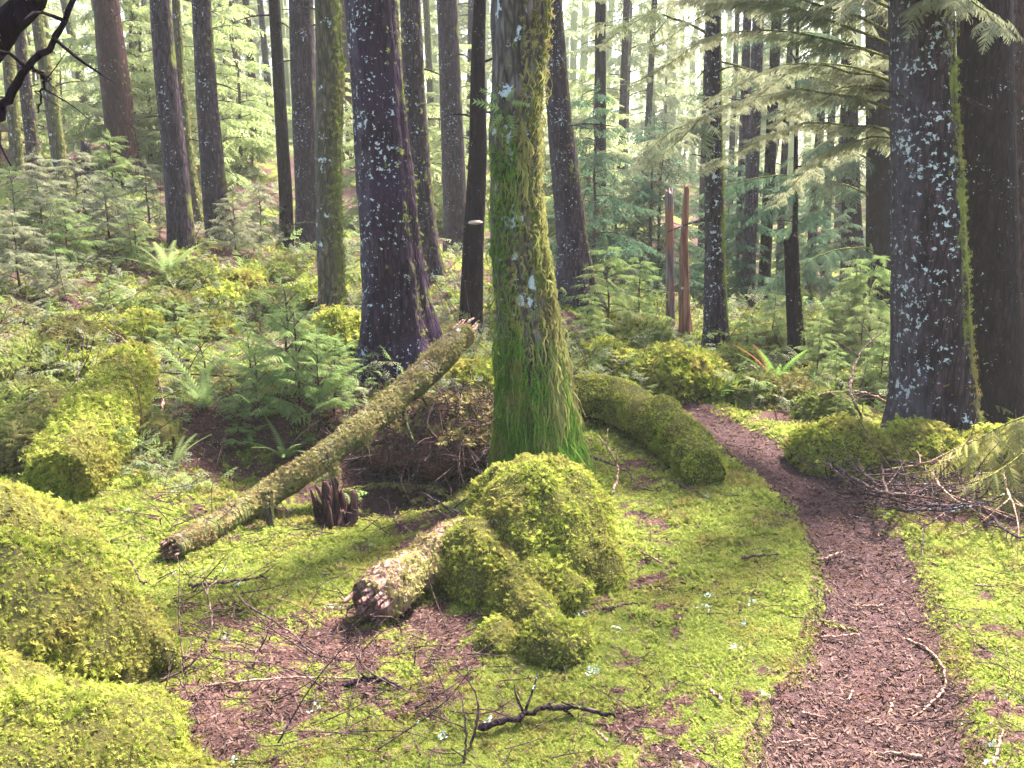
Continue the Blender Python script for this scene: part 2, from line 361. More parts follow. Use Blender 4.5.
# path sheet, 4 mm over the dished ground
cc = spline(pc, 150); ww = spline(np.c_[pw, pw, pw], 150)[:, 0]; tt = norm(np.gradient(cc, axis=0)); sd = np.stack([tt[:, 1], -tt[:, 0], 0*tt[:, 0]], -1)
cu = np.linspace(-1, 1, 25); jag = 1 + .12*fbm(np.arange(150)*.35, 0, 0, 5, 3)
PP = cc[:, None] + sd[:, None]*(cu[None, :, None]*(ww*jag)[:, None, None]*1.0); PP[..., 2] = H(PP[..., 0], PP[..., 1]) + .006 + .006*fbm(PP[..., 0]*20, PP[..., 1]*20, 0, 4, 2)
i = np.arange(149)[:, None]*25; j = np.arange(24)[None]; q = np.stack([i+j, i+j+1, i+25+j+1, i+25+j], -1).reshape(-1, 4)
g = MB(); g.add(PP, np.concatenate([q[:, [0, 1, 2]], q[:, [0, 2, 3]]]))
M['path'] = soil_mat('path_needle_litter', (.03, .016, .018), (.085, .046, .047), (.20, .13, .125), 16)
tag(g.build('path', M['path']), kind='structure')

# ------------------------------------------------------------------ moss carpet and litter (nobody could count these)
rng = np.random.default_rng(7)
def scatter_xy(n, y0, y1, half=.72, pad=.8, power=1.6):
    u = rng.random(n); k = 1-power; y = (y0**k + u*(y1**k-y0**k))**(1/k); x = (rng.random(n)*2-1)*(half*y+pad); return x, y
def gnormal(x, y, e=.03):
    dx = (H(x+e, y)-H(x-e, y))/(2*e); dy = (H(x, y+e)-H(x, y-e))/(2*e); return norm(np.stack([-dx, -dy, np.ones_like(dx)], -1))
B = MB(); x, y = scatter_xy(760000, 1.8, 13, .74, .9, 1.85)
mk = mossmask(x, y); keep = rng.random(len(x)) < mk*1.15-.12; x, y, mk = x[keep], y[keep], mk[keep]
nn = gnormal(x, y); P = np.stack([x, y, H(x, y)+.002], -1)
hump = .6+.6*sstep(-.3, .5, fbm(x*14, y*14, 0, 61, 2))
sprigs(B, P, nn, (.0118*(y/2.5)**1.0)*hump, rng, (.2, 1.15), MOSS_T)
tag(B.build('moss_carpet', M['moss'], smooth=False), 'bright yellow-green moss carpet over the forest floor', 'moss', kind='stuff')
def chip():
    return np.array([[-.5, -.12, 0], [.5, -.1, .05], [.5, .1, .0], [-.5, .12, .06]]), np.array([[0, 1, 2], [0, 2, 3]])
B = MB(); x, y = scatter_xy(170000, 1.9, 9, .66, .5, 1.4); mk = mossmask(x, y); pd = pathd(x, y)
keep = rng.random(len(x)) < np.where(pd < .05, 1.0, .5*(1-mk)**1.5*(rng.random(len(x)) < .35+.65*(y < 4.2))+.03); x, y = x[keep], y[keep]; n = len(x)
P = np.stack([x, y, H(x, y)+.007+.008*rng.random(n)], -1); nn = norm(gnormal(x, y)+.35*rng.normal(size=(n, 3)))
dr = rng.normal(size=(n, 3)); dr = norm(dr-nn*np.sum(dr*nn, 1, keepdims=True)); R = np.stack([dr, np.cross(nn, dr), nn], -1)
cv, cf = chip(); place(B, cv, cf, P, R, .0105*rng.uniform(.35, 2.0, n)**1.5*(y/3)**.6)
tag(B.build('needle_litter', M['litter'], smooth=False), 'brown fallen needles and wood chips on path and bare soil', 'litter', kind='stuff')

# ------------------------------------------------------------------ trunks
def strands(B, pos, nrm, L, w, rng, lift=.012, seg=4):
    n = len(pos)
    if n == 0: return
    dn = np.array([0, 0, -1.0]) - nrm*(-nrm[:, 2:3]); dn = norm(dn + .12*rng.normal(size=(n, 3)))
    side = norm(np.cross(nrm, dn) + .7*nrm*rng.normal(size=(n, 1))); L = L*rng.uniform(.5, 1.5, n); w = w*rng.uniform(.6, 1.5, n)
    rows = []; wob = rng.normal(size=(n, 3))*.04
    for k in range(seg+1):
        t = k/seg; c = pos + nrm*(lift*(math.sin(PI*min(t*1.2, 1))+.4)) + dn*(L*t)[:, None] + side*(np.sin(t*5+wob[:, :1]*90)*.07)*L[:, None]
        ww_ = w*(1-t)**.6*(.4 if k == 0 else 1)
        rows += [c - side*ww_[:, None], c + side*ww_[:, None] + nrm*.004]
    v = np.stack(rows, 1); f = []
    for k in range(seg): a = 2*k; f += [(a, a+1, a+3), (a, a+3, a+2)]
    f = np.array(f)[None] + (np.arange(n)*v.shape[1])[:, None, None]; B.add(v.reshape(-1, 3), f.reshape(-1, 3))
def trunk_geo(prof, Y, top=11.0, seg=28, dz=.08, flute=.05, lobes=(5, .18), seed=0, dy=0.0, broken=False):
    """prof: (py, centre px, width px) from the base up, in the plane y=Y"""
    rg = np.random.default_rng(seed); P = []; r = []
    for py, cx, w in prof:
        p = onY(cx, py, Y); d = Y/ray(cx, py)[1]; P.append(p); r.append(w*d/FPX/2)
    P = np.array(P); r = np.array(r); z = P[:, 2]
    if not broken and z[-1] < top:
        s = (P[-1, 0]-P[-2, 0])/(z[-1]-z[-2]); rt = r[-1]*max(.35, 1-(top-z[-1])*.055)
        P = np.concatenate([P, [[P[-1, 0]+.7*s*(top-z[-1]), Y, top]]]); r = np.append(r, rt); z = P[:, 2]
    zz = np.arange(z[0]-.35, z[-1]+1e-6, dz if not broken else min(dz, .05)); 
    if not broken: # coarser above the frame
        zc = zz[0]+ (Y*.22+2.6); zz = np.concatenate([zz[zz < zc], np.arange(zc, z[-1], .4), [z[-1]]])
    xc = np.interp(zz, z, P[:, 0]); rr = np.interp(zz, z, r)
    rr = np.convolve(np.pad(rr, 2, 'edge'), np.ones(5)/5, 'valid') if len(rr) > 8 else rr
    yc = Y + dy*(zz-z[0]) ; th = np.arange(seg)*2*PI/seg; ph = rg.uniform(0, 6.28)
    hh = (zz-z[0])[:, None]; ct, st = np.cos(th)[None], np.sin(th)[None]
    base = r[0]*2
    k = 1 + lobes[1]*np.exp(-np.maximum(hh, 0)/(base*.9))*np.cos(lobes[0]*th+ph+.5*hh)[None].reshape(hh.shape[0], -1)
    k = k + flute*(fbm(ct*3, st*3, hh*1.1+seed, seed, 3) + .7*np.abs(fbm(ct*7, st*7, hh*2.5, seed+3, 3))) + .25*flute*fbm(ct*16, st*16, hh*9, seed+8, 2)
    R_ = rr[:, None]*k
    v = np.stack([xc[:, None]+R_*ct, yc[:, None]+R_*st, np.repeat(zz[:, None], seg, 1)], -1)
    if broken: v[-1, :, 2] += rr[-1]*1.6*fbm(th*2.2, seed, 0, seed, 3)
    m = len(zz); i = np.arange(m-1)[:, None]*seg; j = np.arange(seg)[None]; j2 = (j+1) % seg
    q = np.stack([i+j, i+j2, i+seg+j2, i+seg+j], -1).reshape(-1, 4); f = np.concatenate([q[:, [0, 1, 2]], q[:, [0, 2, 3]]])
    v = v.reshape(-1, 3); c = len(v); v = np.concatenate([v, [[xc[-1], yc[-1], zz[-1]-(.3*rr[-1] if broken else 0)]]])
    j = np.arange(seg); f = np.concatenate([f, np.stack([(m-1)*seg+j, (m-1)*seg+(j+1) % seg, np.full(seg, c)], -1)])
    org = np.array([P[0, 0], Y, z[0]])
    return v, f, org
def centre_at(prof, Y, py): 
    a = np.array(prof, float)[::-1]; return onY(float(np.interp(py, a[:, 0], a[:, 1])), py, Y)

SPR = []                                                # needle sprays: axis with side feathers
def make_spray(seed, n=9, fine=5, ln=.42):
    rg = np.random.default_rng(seed); B = MB(); tv, tf = feather(fine, .17 if fine < 6 else .11, 1, .15, .5)
    z = np.linspace(.08, .95, n)
    for s in (-1, 1):
        zz = z + rg.normal(size=n)*.02; ang = rg.normal(.95, .12, n)*s; l = ln*(1-zz)**.6*rg.uniform(.7, 1.15, n)+.07
        p = np.stack([0*zz, -.22*zz*zz, zz], -1); d = np.stack([np.sin(ang), -.25-.3*rg.random(n), np.cos(ang)], -1)
        up = np.stack([0*zz, np.ones(n), .2*rg.normal(size=n)], -1); place(B, tv, tf, p, basis(d, up), l)
    place(B, tv, tf, np.array([[0, -.12, .62]]), basis(np.array([[0, -.3, 1.]]), np.array([[0, 1., 0]])), .42)
    av, af = tube(np.stack([0*np.linspace(0, 1, 4), -.22*np.linspace(0, 1, 4)**2, np.linspace(0, 1, 4)], -1), np.linspace(.012, .004, 4), 3, False); B.add(av, af)
    return B.arrays()
SPRAYS = [make_spray(s, 10, 9, .40) for s in range(5)]
SPRAYS_LO = [make_spray(s, 6, 3, .45) for s in range(4)]
def put_sprays(B, pos, d, size, rng, lo=False, upj=.25):
    n = len(pos); up = np.array([0, 0, 1.0]) + upj*rng.normal(size=(n, 3)); T = SPRAYS_LO if lo else SPRAYS; k = rng.integers(0, len(T), n)
    R = basis(d, up); R = np.stack([R[..., 0], R[..., 1], R[..., 2]], -1)
    # keep the leaf face towards +up
    for i in range(len(T)):
        m = k == i; place(B, T[i][0], T[i][1], pos[m], R[m], np.broadcast_to(size, (n,))[m])
def bough(Wd, Lf, p0, p1, r0, rng, sag=.12, dens=9, size=.32, lo=False, bare=.15, hang=.3, width=1.0):
    p0 = np.asarray(p0, float); p1 = np.asarray(p1, float); L = np.linalg.norm(p1-p0); t = np.linspace(0, 1, 12)[:, None]
    pts = p0*(1-t)+p1*t + np.array([0, 0, 1.0])*(sag*L*np.sin(PI*t)*1.0) + .02*L*np.cumsum(rng.normal(size=(12, 3)), 0)*.3
    v, f = tube(pts, np.linspace(r0, r0*.18, 12), 6); Wd.add(v, f)
    ax = norm(p1-p0); side = norm(np.cross(ax, [0, 0, 1])); n = max(4, int(L*dens)); 
    for s in (-1, 1):
        tt_ = bare + (1-bare)*rng.random(n); q = np.stack([np.interp(tt_, t[:, 0], pts[:, k]) for k in range(3)], -1)
        ln = size*(1.25-tt_*.7)*rng.uniform(.7, 1.4, n)*width
        d = norm(ax*rng.uniform(.2, .9, n)[:, None] + side*s*rng.uniform(.6, 1.1, n)[:, None] + np.array([0, 0, -hang])*rng.uniform(.2, 1.6, n)[:, None])
        put_sprays(Lf, q, d, ln, rng, lo)
        k = rng.random(n) < .35; e = q[k] + d[k]*ln[k, None]*.75
        put_sprays(Lf, e, norm(d[k]+.3*rng.normal(size=(k.sum(), 3))), ln[k]*.9, rng, lo)
    put_sprays(Lf, pts[-2:-1], ax[None], np.array([size*1.1]), rng, lo)

def tree(name, label, Y, prof, mat, group=None, seed=1, moss=0, mossw=None, msize=.035, mmat='moss_dull', boughs=(), leaf='bough', stubs=0, strand=None, cat='tree', **kw):
    v, f, org = trunk_geo(prof, Y, seed=seed, **kw); rg = np.random.default_rng(seed+100)
    root = empty(name, org, label, cat, group)
    B = MB(); B.add(v, f)
    for k in range(stubs):
        py = rg.uniform(prof[-1][0], prof[0][0]*.75); c = centre_at(prof, Y, py); a = rg.uniform(0, 2*PI); l = rg.uniform(.15, .6)
        e = c + np.array([math.cos(a)*l, math.sin(a)*l, rg.uniform(-.15, .12)]); B.add(*tube(spline([c, (c+e)/2+[0, 0, .03], e], 6), np.linspace(.014, .004, 6), 5))
    B.build('trunk', M[mat], root, org)
    if moss:
        w = mossw or (lambda c, n: np.clip(n[:, 0]-.35 + .5*fbm(c[:, 0]*3, c[:, 1]*3, c[:, 2]*2, seed, 3), 0, 1)*(c[:, 2] < Y*.21+2.2))
        p, n = sample_surface(v, f, moss, rg, w); Bm = MB(); sprigs(Bm, p, n, msize, rg, (.5, 1.3), MOSS_F, .35)
        tag(Bm.build('moss', M[mmat], root, org, False), kind='stuff')
    if strand: strand(v, f, root, org, rg)
    if boughs:
        Wd, Lf = MB(), MB()
        for b in boughs:
            kw2 = dict(b[6]) if len(b) > 6 else {}
            bough(Wd, Lf, centre_at(prof, Y, b[0]) if b[1] is None else onY(b[1], b[0], Y), onY(b[2], b[3], b[4]), b[5], rg, **kw2)
        cr = Lf.build('crown', M[leaf], root, org, False); Wd.build('limbs', M['twig_moss'], cr, org)
    return root

def drape(v, f, root, org, rg):                          # the hanging moss of the centre tree
    zb = org[2]
    def wg(c, n):
        h = c[:, 2]-zb; m = fbm(c[:, 0]*7, c[:, 1]*7, c[:, 2]*1.6, 77, 3)
        low = sstep(1.0, .25, h); right = sstep(.1, .8, n[:, 0]); mid = sstep(2.6, 1.3, h)*.22
        return np.clip((low*1.0+right*.45*sstep(3.2, 1.6, h)+mid) *(.06+1.5*sstep(-.12, .38, m)+.5*low) , 0, 1)*(n[:, 1] < .6)*(1-.75*(sstep(-.5, -.85, n[:, 0])*(h > .3)))
    G, Tn = MB(), MB(); p, n = sample_surface(v, f, 15000, rg, wg)
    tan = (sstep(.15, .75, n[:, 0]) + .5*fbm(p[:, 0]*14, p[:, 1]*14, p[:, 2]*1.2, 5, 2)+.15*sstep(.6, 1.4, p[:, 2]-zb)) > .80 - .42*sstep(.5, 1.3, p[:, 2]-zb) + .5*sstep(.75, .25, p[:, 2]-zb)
    fat = .012+.05*sstep(.9, .1, p[:, 2]-zb)*np.clip(fbm(p[:, 0]*9, p[:, 1]*9, p[:, 2]*2, 15, 2)+.4, 0, 1)
    for B_, m in ((G, ~tan), (Tn, tan)):
        off = (rg.random(m.sum())*fat[m])[:, None]; strands(B_, p[m]+n[m]*off, n[m], .08+.10*sstep(1.1, .3, p[m][:, 2]-zb), .0032, rg, .02)
        q = rg.random(m.sum()) < .8; sprigs(B_, p[m][q]+n[m][q]*off[q]*1.3, n[m][q], .026, rg, (.5, 1.5), MOSS_T, 1.0)
    tag(G.build('hanging_moss', M['drape_green'], root, org, False), 'long green strands of moss round the trunk foot', kind='stuff')
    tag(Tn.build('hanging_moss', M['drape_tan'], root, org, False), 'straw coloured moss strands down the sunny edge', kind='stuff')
    Fm = MB(); fv, ff = feather(7, .28, 1, .3, .6)       # little ferns rooted in the bark
    c = onY(505, 112, 5.0) + [0, -.19, 0]
    for k, (dx, dz, a, s) in enumerate([(-.07, .0, -1.2, .13), (-.04, -.03, -2.4, .1), (.05, -.03, 2.8, .11), (.09, .03, 1.6, .09), (.02, .04, .6, .07), (-.1, .05, -1.0, .09)]):
        place(Fm, fv, ff, (c+[dx*.4, 0, dz])[None], basis(np.array([[math.sin(a), -.5, math.cos(a)]]), np.array([[0, -1., .4]])), s)
    tag(Fm.build('fern_tuft', M['hem_mid'], root, org, False), 'tiny green ferns growing from the bark')

tree('mossy_tree', 'thick leaning tree draped in hanging green moss behind the moss hummock', 5.0,
     [(478, 541, 86), (455, 540, 74), (430, 537, 67), (400, 534, 62), (330, 525, 55), (250, 518, 50), (190, 515, 49), (130, 514, 51), (60, 519, 53), (0, 521, 57)],
     'bark_centre', seed=3, seg=90, dz=.02, flute=.16, lobes=(5, .06), moss=4200, mmat='moss_log', msize=.025, strand=drape, stubs=0,
     mossw=lambda c, n: np.clip(.15+n[:, 0]+.9*fbm(c[:, 0]*4, c[:, 1]*4, c[:, 2]*3, 9, 3), 0, 1)*(c[:, 2] < 3.4))
tree('spruce_tree', 'big dark lichen-flecked trunk left of the moss-draped tree, with buttressed foot', 7.0,
     [(374, 400, 92), (350, 400, 82), (320, 397, 72), (290, 395, 63), (250, 391, 57), (180, 386, 55), (100, 379, 51), (0, 371, 49)],
     'bark_big', seed=5, seg=72, dz=.03, flute=.12, lobes=(5, .22), moss=350, stubs=4)
tree('spruce_tree', 'slim dark trunk just behind the big lichen-flecked one', 10.0, [(277, 430, 34), (255, 427, 27), (200, 421, 24), (100, 414, 23), (0, 410, 20)], 'bark_speck', seed=6, stubs=4, moss=250)
tree('spruce_tree', 'straight grey-brown trunk seen between two dark trunks, centre top', 13.0, [(252, 458, 28), (200, 455, 23), (100, 451, 22), (0, 447, 20)], 'bark_speck', seed=7, stubs=8)
tree('spruce_tree', 'narrow dark trunk half hidden behind the moss-draped tree, bracket fungus on it', 8.2, [(360, 472, 30), (330, 471, 24), (250, 473, 21), (150, 478, 18), (60, 478, 14), (0, 480, 12)], 'bark_dark', seed=8, stubs=5)
tree('spruce_tree', 'purple-brown trunk with flared foot right of the moss-draped tree', 9.5, [(310, 580, 52), (296, 578, 42), (280, 576, 35), (250, 573, 30), (180, 566, 27), (100, 558, 24), (0, 551, 21)], 'bark_speck', seed=9, seg=40, lobes=(4, .25), flute=.08, stubs=3, moss=250)
tree('mossy_tree', 'ragged moss-coated trunk left of the big lichen-flecked trunk', 9.0, [(322, 333, 30), (300, 332, 26), (250, 330, 24), (150, 328, 24), (80, 330, 26), (0, 327, 22)], 'bark_moss', seed=10, seg=36, flute=.14, moss=1300, msize=.04, mmat='moss_dull', stubs=4)
tree('spruce_tree', 'dark spotted trunk close behind the ragged moss-coated one', 12.0, [(262, 309, 26), (200, 308, 24), (100, 304, 25), (0, 301, 24)], 'bark_speck', seed=11, stubs=5)
tree('spruce_tree', 'thinnest dark trunk of the left row, left of the spotted one', 12.0, [(262, 287, 15), (200, 286, 13), (100, 280, 12), (0, 274, 11)], 'bark_dark', seed=12, stubs=6)
tree('spruce_tree', 'leaning grey-edged trunk with crook-free stem above the mossy rocks on the left rise', 11.0, [(240, 221, 28), (200, 215, 24), (100, 207, 21), (0, 201, 18)], 'bark_speck', seed=13, stubs=4, moss=150)
tree('spruce_tree', 'leaning lichen-whitened trunk with a sword fern at its foot', 10.0, [(262, 181, 28), (220, 180, 25), (150, 174, 23), (80, 166, 22), (0, 160, 20)], 'bark_speck', seed=14, stubs=4)
tree('mossy_tree', 'thin yellow-mossed trunk peeping from behind the trunk with the sword fern', 12.5, [(218, 196, 20), (170, 188, 14), (80, 180, 10), (0, 176, 8)], 'bark_moss', seed=15, moss=300, mmat='moss_log')
tree('cedar_tree', 'thick reddish-brown trunk high on the left slope', 14.0, [(186, 126, 34), (160, 122, 28), (100, 117, 28), (50, 111, 27), (0, 106, 24)], 'bark_red', seed=16, seg=36, flute=.07, stubs=5, moss=200)
tree('spruce_tree', 'pale sunlit trunk behind the thick reddish one', 19.0, [(178, 143, 14), (80, 138, 11), (0, 134, 10)], 'bark_moss', seed=17)
tree('mossy_tree', 'yellow-mossed trunk nearest the far left cluster of thin trees', 12.0, [(222, 70, 20), (180, 62, 15), (100, 51, 13), (40, 40, 11), (0, 34, 10)], 'bark_moss', seed=18, moss=500, mmat='moss_log', stubs=4)
tree('mossy_tree', 'dark slanting trunk in the middle of the far left cluster', 12.6, [(218, 44, 18), (150, 33, 13), (60, 22, 11), (0, 16, 10)], 'bark_speck', seed=19, moss=250, stubs=4)
tree('mossy_tree', 'leftmost slender trunk, mossy yellow on its sunny side', 12.0, [(226, 20, 18), (150, 16, 12), (60, 8, 10), (0, 3, 9)], 'bark_moss', seed=20, moss=350, mmat='moss_log', stubs=3)
tree('snag', 'short broken grey snag below the thick reddish trunk', 11.5, [(218, 90, 13), (180, 88, 12), (142, 86, 10)], 'bark_speck', seed=21, broken=True, cat='snag', moss=150)
# right side
tree('spruce_tree', 'slim white-flecked trunk standing alone beside the bare red snags', 9.5, [(356, 716, 30), (330, 716, 24), (250, 715, 20), (120, 713, 18), (0, 713, 16)], 'bark_white', seed=22, seg=32, stubs=8, moss=500, msize=.03,
     boughs=[(120, None, 640, 165, 8.8, .016, {'dens': 10}), (40, None, 600, 30, 9.0, .015), (60, None, 800, 110, 9.6, .014)])
tree('snag', 'bare grey pole with broken red tip, left of the red snag', 10.2, [(346, 671, 10), (270, 670, 9), (192, 669, 8)], 'wood_grey', seed=23, broken=True, cat='snag', seg=14)
tree('snag', 'bare red barkless snag left of the white-flecked trunk', 10.0, [(352, 687, 16), (300, 684, 11), (240, 684, 8), (182, 687, 5)], 'wood_red', seed=24, broken=True, cat='snag', seg=18, flute=.14)
tree('snag', 'dark broken-topped stub right of the white-flecked trunk', 8.7, [(370, 797, 22), (345, 796, 17), (290, 793, 15), (237, 791, 14)], 'bark_dark', seed=25, broken=True, cat='snag', seg=24, moss=400)
tree('spruce_tree', 'pole-thin dark sapling rising behind the broken-topped stub', 11.0, [(345, 797, 8), (240, 795, 6), (145, 796, 4), (60, 797, 3)], 'bark_dark', seed=26, stubs=10, top=5)
tree('spruce_tree', 'huge white-spotted trunk with mossy right edge beside the trail', 6.0,
     [(446, 934, 100), (425, 933, 88), (400, 933, 80), (340, 931, 72), (250, 929, 69), (200, 927, 68), (100, 923, 61), (0, 920, 58)], 'bark_white', seed=27, seg=72, dz=.03, flute=.09, lobes=(5, .10), moss=4200, msize=.03, stubs=3,
     mossw=lambda c, n: (n[:, 0] > .5)*np.clip(.6+.8*fbm(c[:, 0]*5, c[:, 1]*5, c[:, 2]*5, 4, 3), 0, 1)*(c[:, 2] < 3.8),
     boughs=[(80, None, 800, 60, 6.8, .012, {'dens': 11, 'size': .14}), (25, None, 740, 10, 7.4, .014, {'dens': 20, 'size': .16}), (-5, None, 1000, 30, 5.2, .014, {'dens': 20, 'size': .18}), (115, None, 640, 165, 8.6, .014, {'dens': 22, 'hang': .12, 'size': .14}), (135, None, 700, 185, 8.8, .012, {'dens': 22, 'hang': .1, 'size': .14}), (70, None, 620, 95, 8.8, .013, {'dens': 22, 'hang': .12, 'size': .16}),
             (90, None, 680, 120, 8.2, .013, {'dens': 22, 'hang': .1, 'size': .14}), (50, None, 650, 45, 8.6, .013, {'dens': 22, 'hang': .1, 'size': .16}), (100, None, 760, 150, 8.4, .012, {'dens': 22, 'hang': .1, 'size': .14}),
             (60, None, 600, 62, 9.4, .012, {'dens': 20, 'hang': .12, 'size': .17}), (140, None, 770, 205, 8.0, .01, {'dens': 20, 'hang': .12, 'size': .15}), (110, None, 725, 135, 9.2, .011, {'dens': 20, 'hang': .12, 'size': .16}), (75, None, 835, 105, 7.6, .01, {'dens': 20, 'hang': .12, 'size': .15}), (30, None, 600, 5, 9.0, .012, {'dens': 20, 'hang': .12, 'size': .17}),
             (20, None, 700, -10, 8.0, .013, {'dens': 22, 'hang': .2, 'size': .18}), (-40, None, 950, -10, 5.2, .014, {'dens': 20, 'size': .18}), (-30, None, 850, 10, 5.5, .014, {'dens': 20, 'size': .18})])
tree('cedar_tree', 'widest and darkest trunk at the right behind the white-spotted one', 6.8,
     [(438, 997, 74), (420, 996, 66), (380, 993, 60), (300, 989, 56), (200, 987, 54), (100, 986, 52), (0, 984, 50)], 'bark_dark', seed=28, seg=60, dz=.04, flute=.06, lobes=(4, .12), stubs=2)
tree('cedar_tree', 'reddish trunk cut by the right picture edge', 8.2, [(395, 1024, 34), (300, 1019, 26), (150, 1018, 24), (0, 1016, 22)], 'bark_red', seed=29)
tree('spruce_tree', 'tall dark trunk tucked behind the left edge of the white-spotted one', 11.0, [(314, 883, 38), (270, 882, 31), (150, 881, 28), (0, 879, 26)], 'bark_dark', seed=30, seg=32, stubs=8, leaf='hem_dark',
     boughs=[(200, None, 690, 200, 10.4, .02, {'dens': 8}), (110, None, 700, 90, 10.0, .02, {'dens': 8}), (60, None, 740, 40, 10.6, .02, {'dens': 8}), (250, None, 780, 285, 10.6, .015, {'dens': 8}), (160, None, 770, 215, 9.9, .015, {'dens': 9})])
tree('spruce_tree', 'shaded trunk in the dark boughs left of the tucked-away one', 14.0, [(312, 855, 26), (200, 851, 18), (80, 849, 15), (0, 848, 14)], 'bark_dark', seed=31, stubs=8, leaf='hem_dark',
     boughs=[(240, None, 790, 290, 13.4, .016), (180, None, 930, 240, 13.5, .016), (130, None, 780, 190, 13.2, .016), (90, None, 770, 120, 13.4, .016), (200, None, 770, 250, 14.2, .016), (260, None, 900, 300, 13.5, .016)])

# rear trunks one can tell apart, thin
rear = [(600, 318, 13, 16, 'bark_dark'), (739, 335, 10, 15, 'bark_speck'), (748, 340, 14, 13.5, 'bark_speck'), (764, 336, 12, 14, 'bark_dark'), (811, 300, 9, 18, 'bark_dark'), (826, 305, 8, 20, 'bark_dark'), (702, 325, 8, 19, 'bark_red'), (780, 330, 7, 19, 'bark_dark'),
        (255, 200, 8, 20, 'bark_red'), (240, 210, 6, 19, 'bark_speck'), (85, 170, 9, 19, 'bark_moss'), (60, 165, 8, 21, 'bark_moss'), (270, 190, 7, 24, 'bark_speck'), (395, 240, 7, 19, 'bark_moss'), (470, 240, 9, 18, 'bark_speck'), (433, 240, 8, 21, 'bark_moss'), (160, 175, 7, 24, 'bark_moss'), (350, 220, 8, 22, 'bark_red'),
        (620, 300, 8, 22, 'bark_dark'), (645, 305, 7, 24, 'bark_dark'), (838, 310, 7, 24, 'bark_dark'), (25, 180, 8, 20, 'bark_moss'), (110, 150, 7, 26, 'bark_moss'), (230, 180, 7, 27, 'bark_moss'), (500, 250, 8, 24, 'bark_speck'), (755, 315, 6, 24, 'bark_dark'), (730, 312, 6, 26, 'bark_dark'), (1005, 300, 8, 22, 'bark_dark')]
for k, (px, py, w, Y, mt) in enumerate(rear):
    g0 = onY(px, py, Y); zt = ground(g0[0], Y); d = Y/ray(px, py)[1]; py2 = py
    for _ in range(3): py2 = py2 + (onY(px, py2, Y)[2]-zt)*FPX/d
    lean = (px-512)*.055*(-1 if px < 512 else -1)
    tree('slender_tree', 'slender far trunk fading into the bright mist behind the nearer trees', Y, [(py2, px, w*1.3), (py2-40, px, w), (-20, px+ (px-512)*.05 + (k % 5-2)*2, w*.8)], mt, 'thin far trunks in the misty wood', seed=60+k, seg=14, dz=.2, stubs=7)

# ------------------------------------------------------------------ young conifers (needle crowns)
def conifer(name, label, cat, Hh, nb, spread, leafmat, seed, size=.3, lo=False, z0=.12, dens=7, up=.12, shrub=False):
    rg = np.random.default_rng(seed); root = empty(name, (0, 0, 0), label, cat)
    Wd, Lf = MB(), MB(); t = np.linspace(0, 1, 8)[:, None]; pts = np.array([0, 0, 1.0])*t*Hh + np.cumsum(rg.normal(size=(8, 3))*[.02, .02, 0], 0)*Hh*.6; pts[0] = [0, 0, -.1]
    Wd.add(*tube(pts, np.linspace(.012*Hh+.006, .004, 8), 6))
    for k in range(nb):
        h = z0 + (1-z0)*(k+.5)/nb; a = k*2.4+rg.normal()*.4; l = spread*(1-h)**.75*rg.uniform(.6, 1.15)+.06*Hh
        p0 = np.array([np.interp(h, t[:, 0], pts[:, i]) for i in range(3)])
        p1 = p0 + [math.cos(a)*l, math.sin(a)*l, l*(up-.35*rg.random())]
        bough(Wd, Lf, p0, p1, .006+.006*l, rg, .1, dens, size*(.6+.5*(1-h)), lo, .12, .25)
    put_sprays(Lf, pts[-1:]-[0, 0, .15*size], np.array([[0.05, 0, 1.0]]), np.array([size*.6]), rg, lo)
    Wd.build('trunk', M['twig'], root); Lf.build('crown', M[leafmat], root, smooth=False)
    return root
def put_group(protos, spots, label, group, name=None):
    for k, (x, y, rz, sc) in enumerate(spots):
        p = protos[k % len(protos)]; loc = (x, y, ground(x, y)-.03)
        lb = label[k % len(protos)] if isinstance(label, (list, tuple)) else label
        if not p.get('used'):
            p['used'] = 1; p.location = loc; p.rotation_euler = (0, 0, rz); p.scale = (sc,)*3; p['label'] = lb; p['group'] = group
        else: copy_tree(p, loc, rz, sc, lb, group)
rg = np.random.default_rng(11)
# tall young hemlocks behind, left and centre (bright)
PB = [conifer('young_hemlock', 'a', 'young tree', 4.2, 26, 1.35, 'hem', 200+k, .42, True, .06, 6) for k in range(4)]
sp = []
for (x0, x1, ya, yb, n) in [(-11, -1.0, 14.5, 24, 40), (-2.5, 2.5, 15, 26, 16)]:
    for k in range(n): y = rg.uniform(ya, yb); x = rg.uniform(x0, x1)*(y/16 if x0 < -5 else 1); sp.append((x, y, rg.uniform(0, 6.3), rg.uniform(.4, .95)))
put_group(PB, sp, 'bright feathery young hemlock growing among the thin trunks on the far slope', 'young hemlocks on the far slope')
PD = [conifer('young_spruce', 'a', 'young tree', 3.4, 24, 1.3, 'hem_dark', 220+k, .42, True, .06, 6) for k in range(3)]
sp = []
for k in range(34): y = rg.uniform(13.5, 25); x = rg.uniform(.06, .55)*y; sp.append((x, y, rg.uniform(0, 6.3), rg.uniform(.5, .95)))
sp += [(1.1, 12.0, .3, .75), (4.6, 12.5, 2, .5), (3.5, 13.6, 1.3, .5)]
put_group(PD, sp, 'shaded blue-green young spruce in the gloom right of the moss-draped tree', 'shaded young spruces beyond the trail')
tall = [conifer('tall_hemlock', 'a', 'tree', 11, 46, 2.6, 'far', 240+k, .7, True, .3, 4) for k in range(3)]
sp = []
for k in range(14): y = rg.uniform(24, 44); x = rg.uniform(-.72, .72)*y; sp.append((x, y, rg.uniform(0, 6.3), rg.uniform(.7, 1.2)))
for o in tall: o['category'] = 'tree'
put_group(tall, sp, 'tall hazy hemlock closing the view at the back of the wood', 'tall hemlocks at the back of the wood')

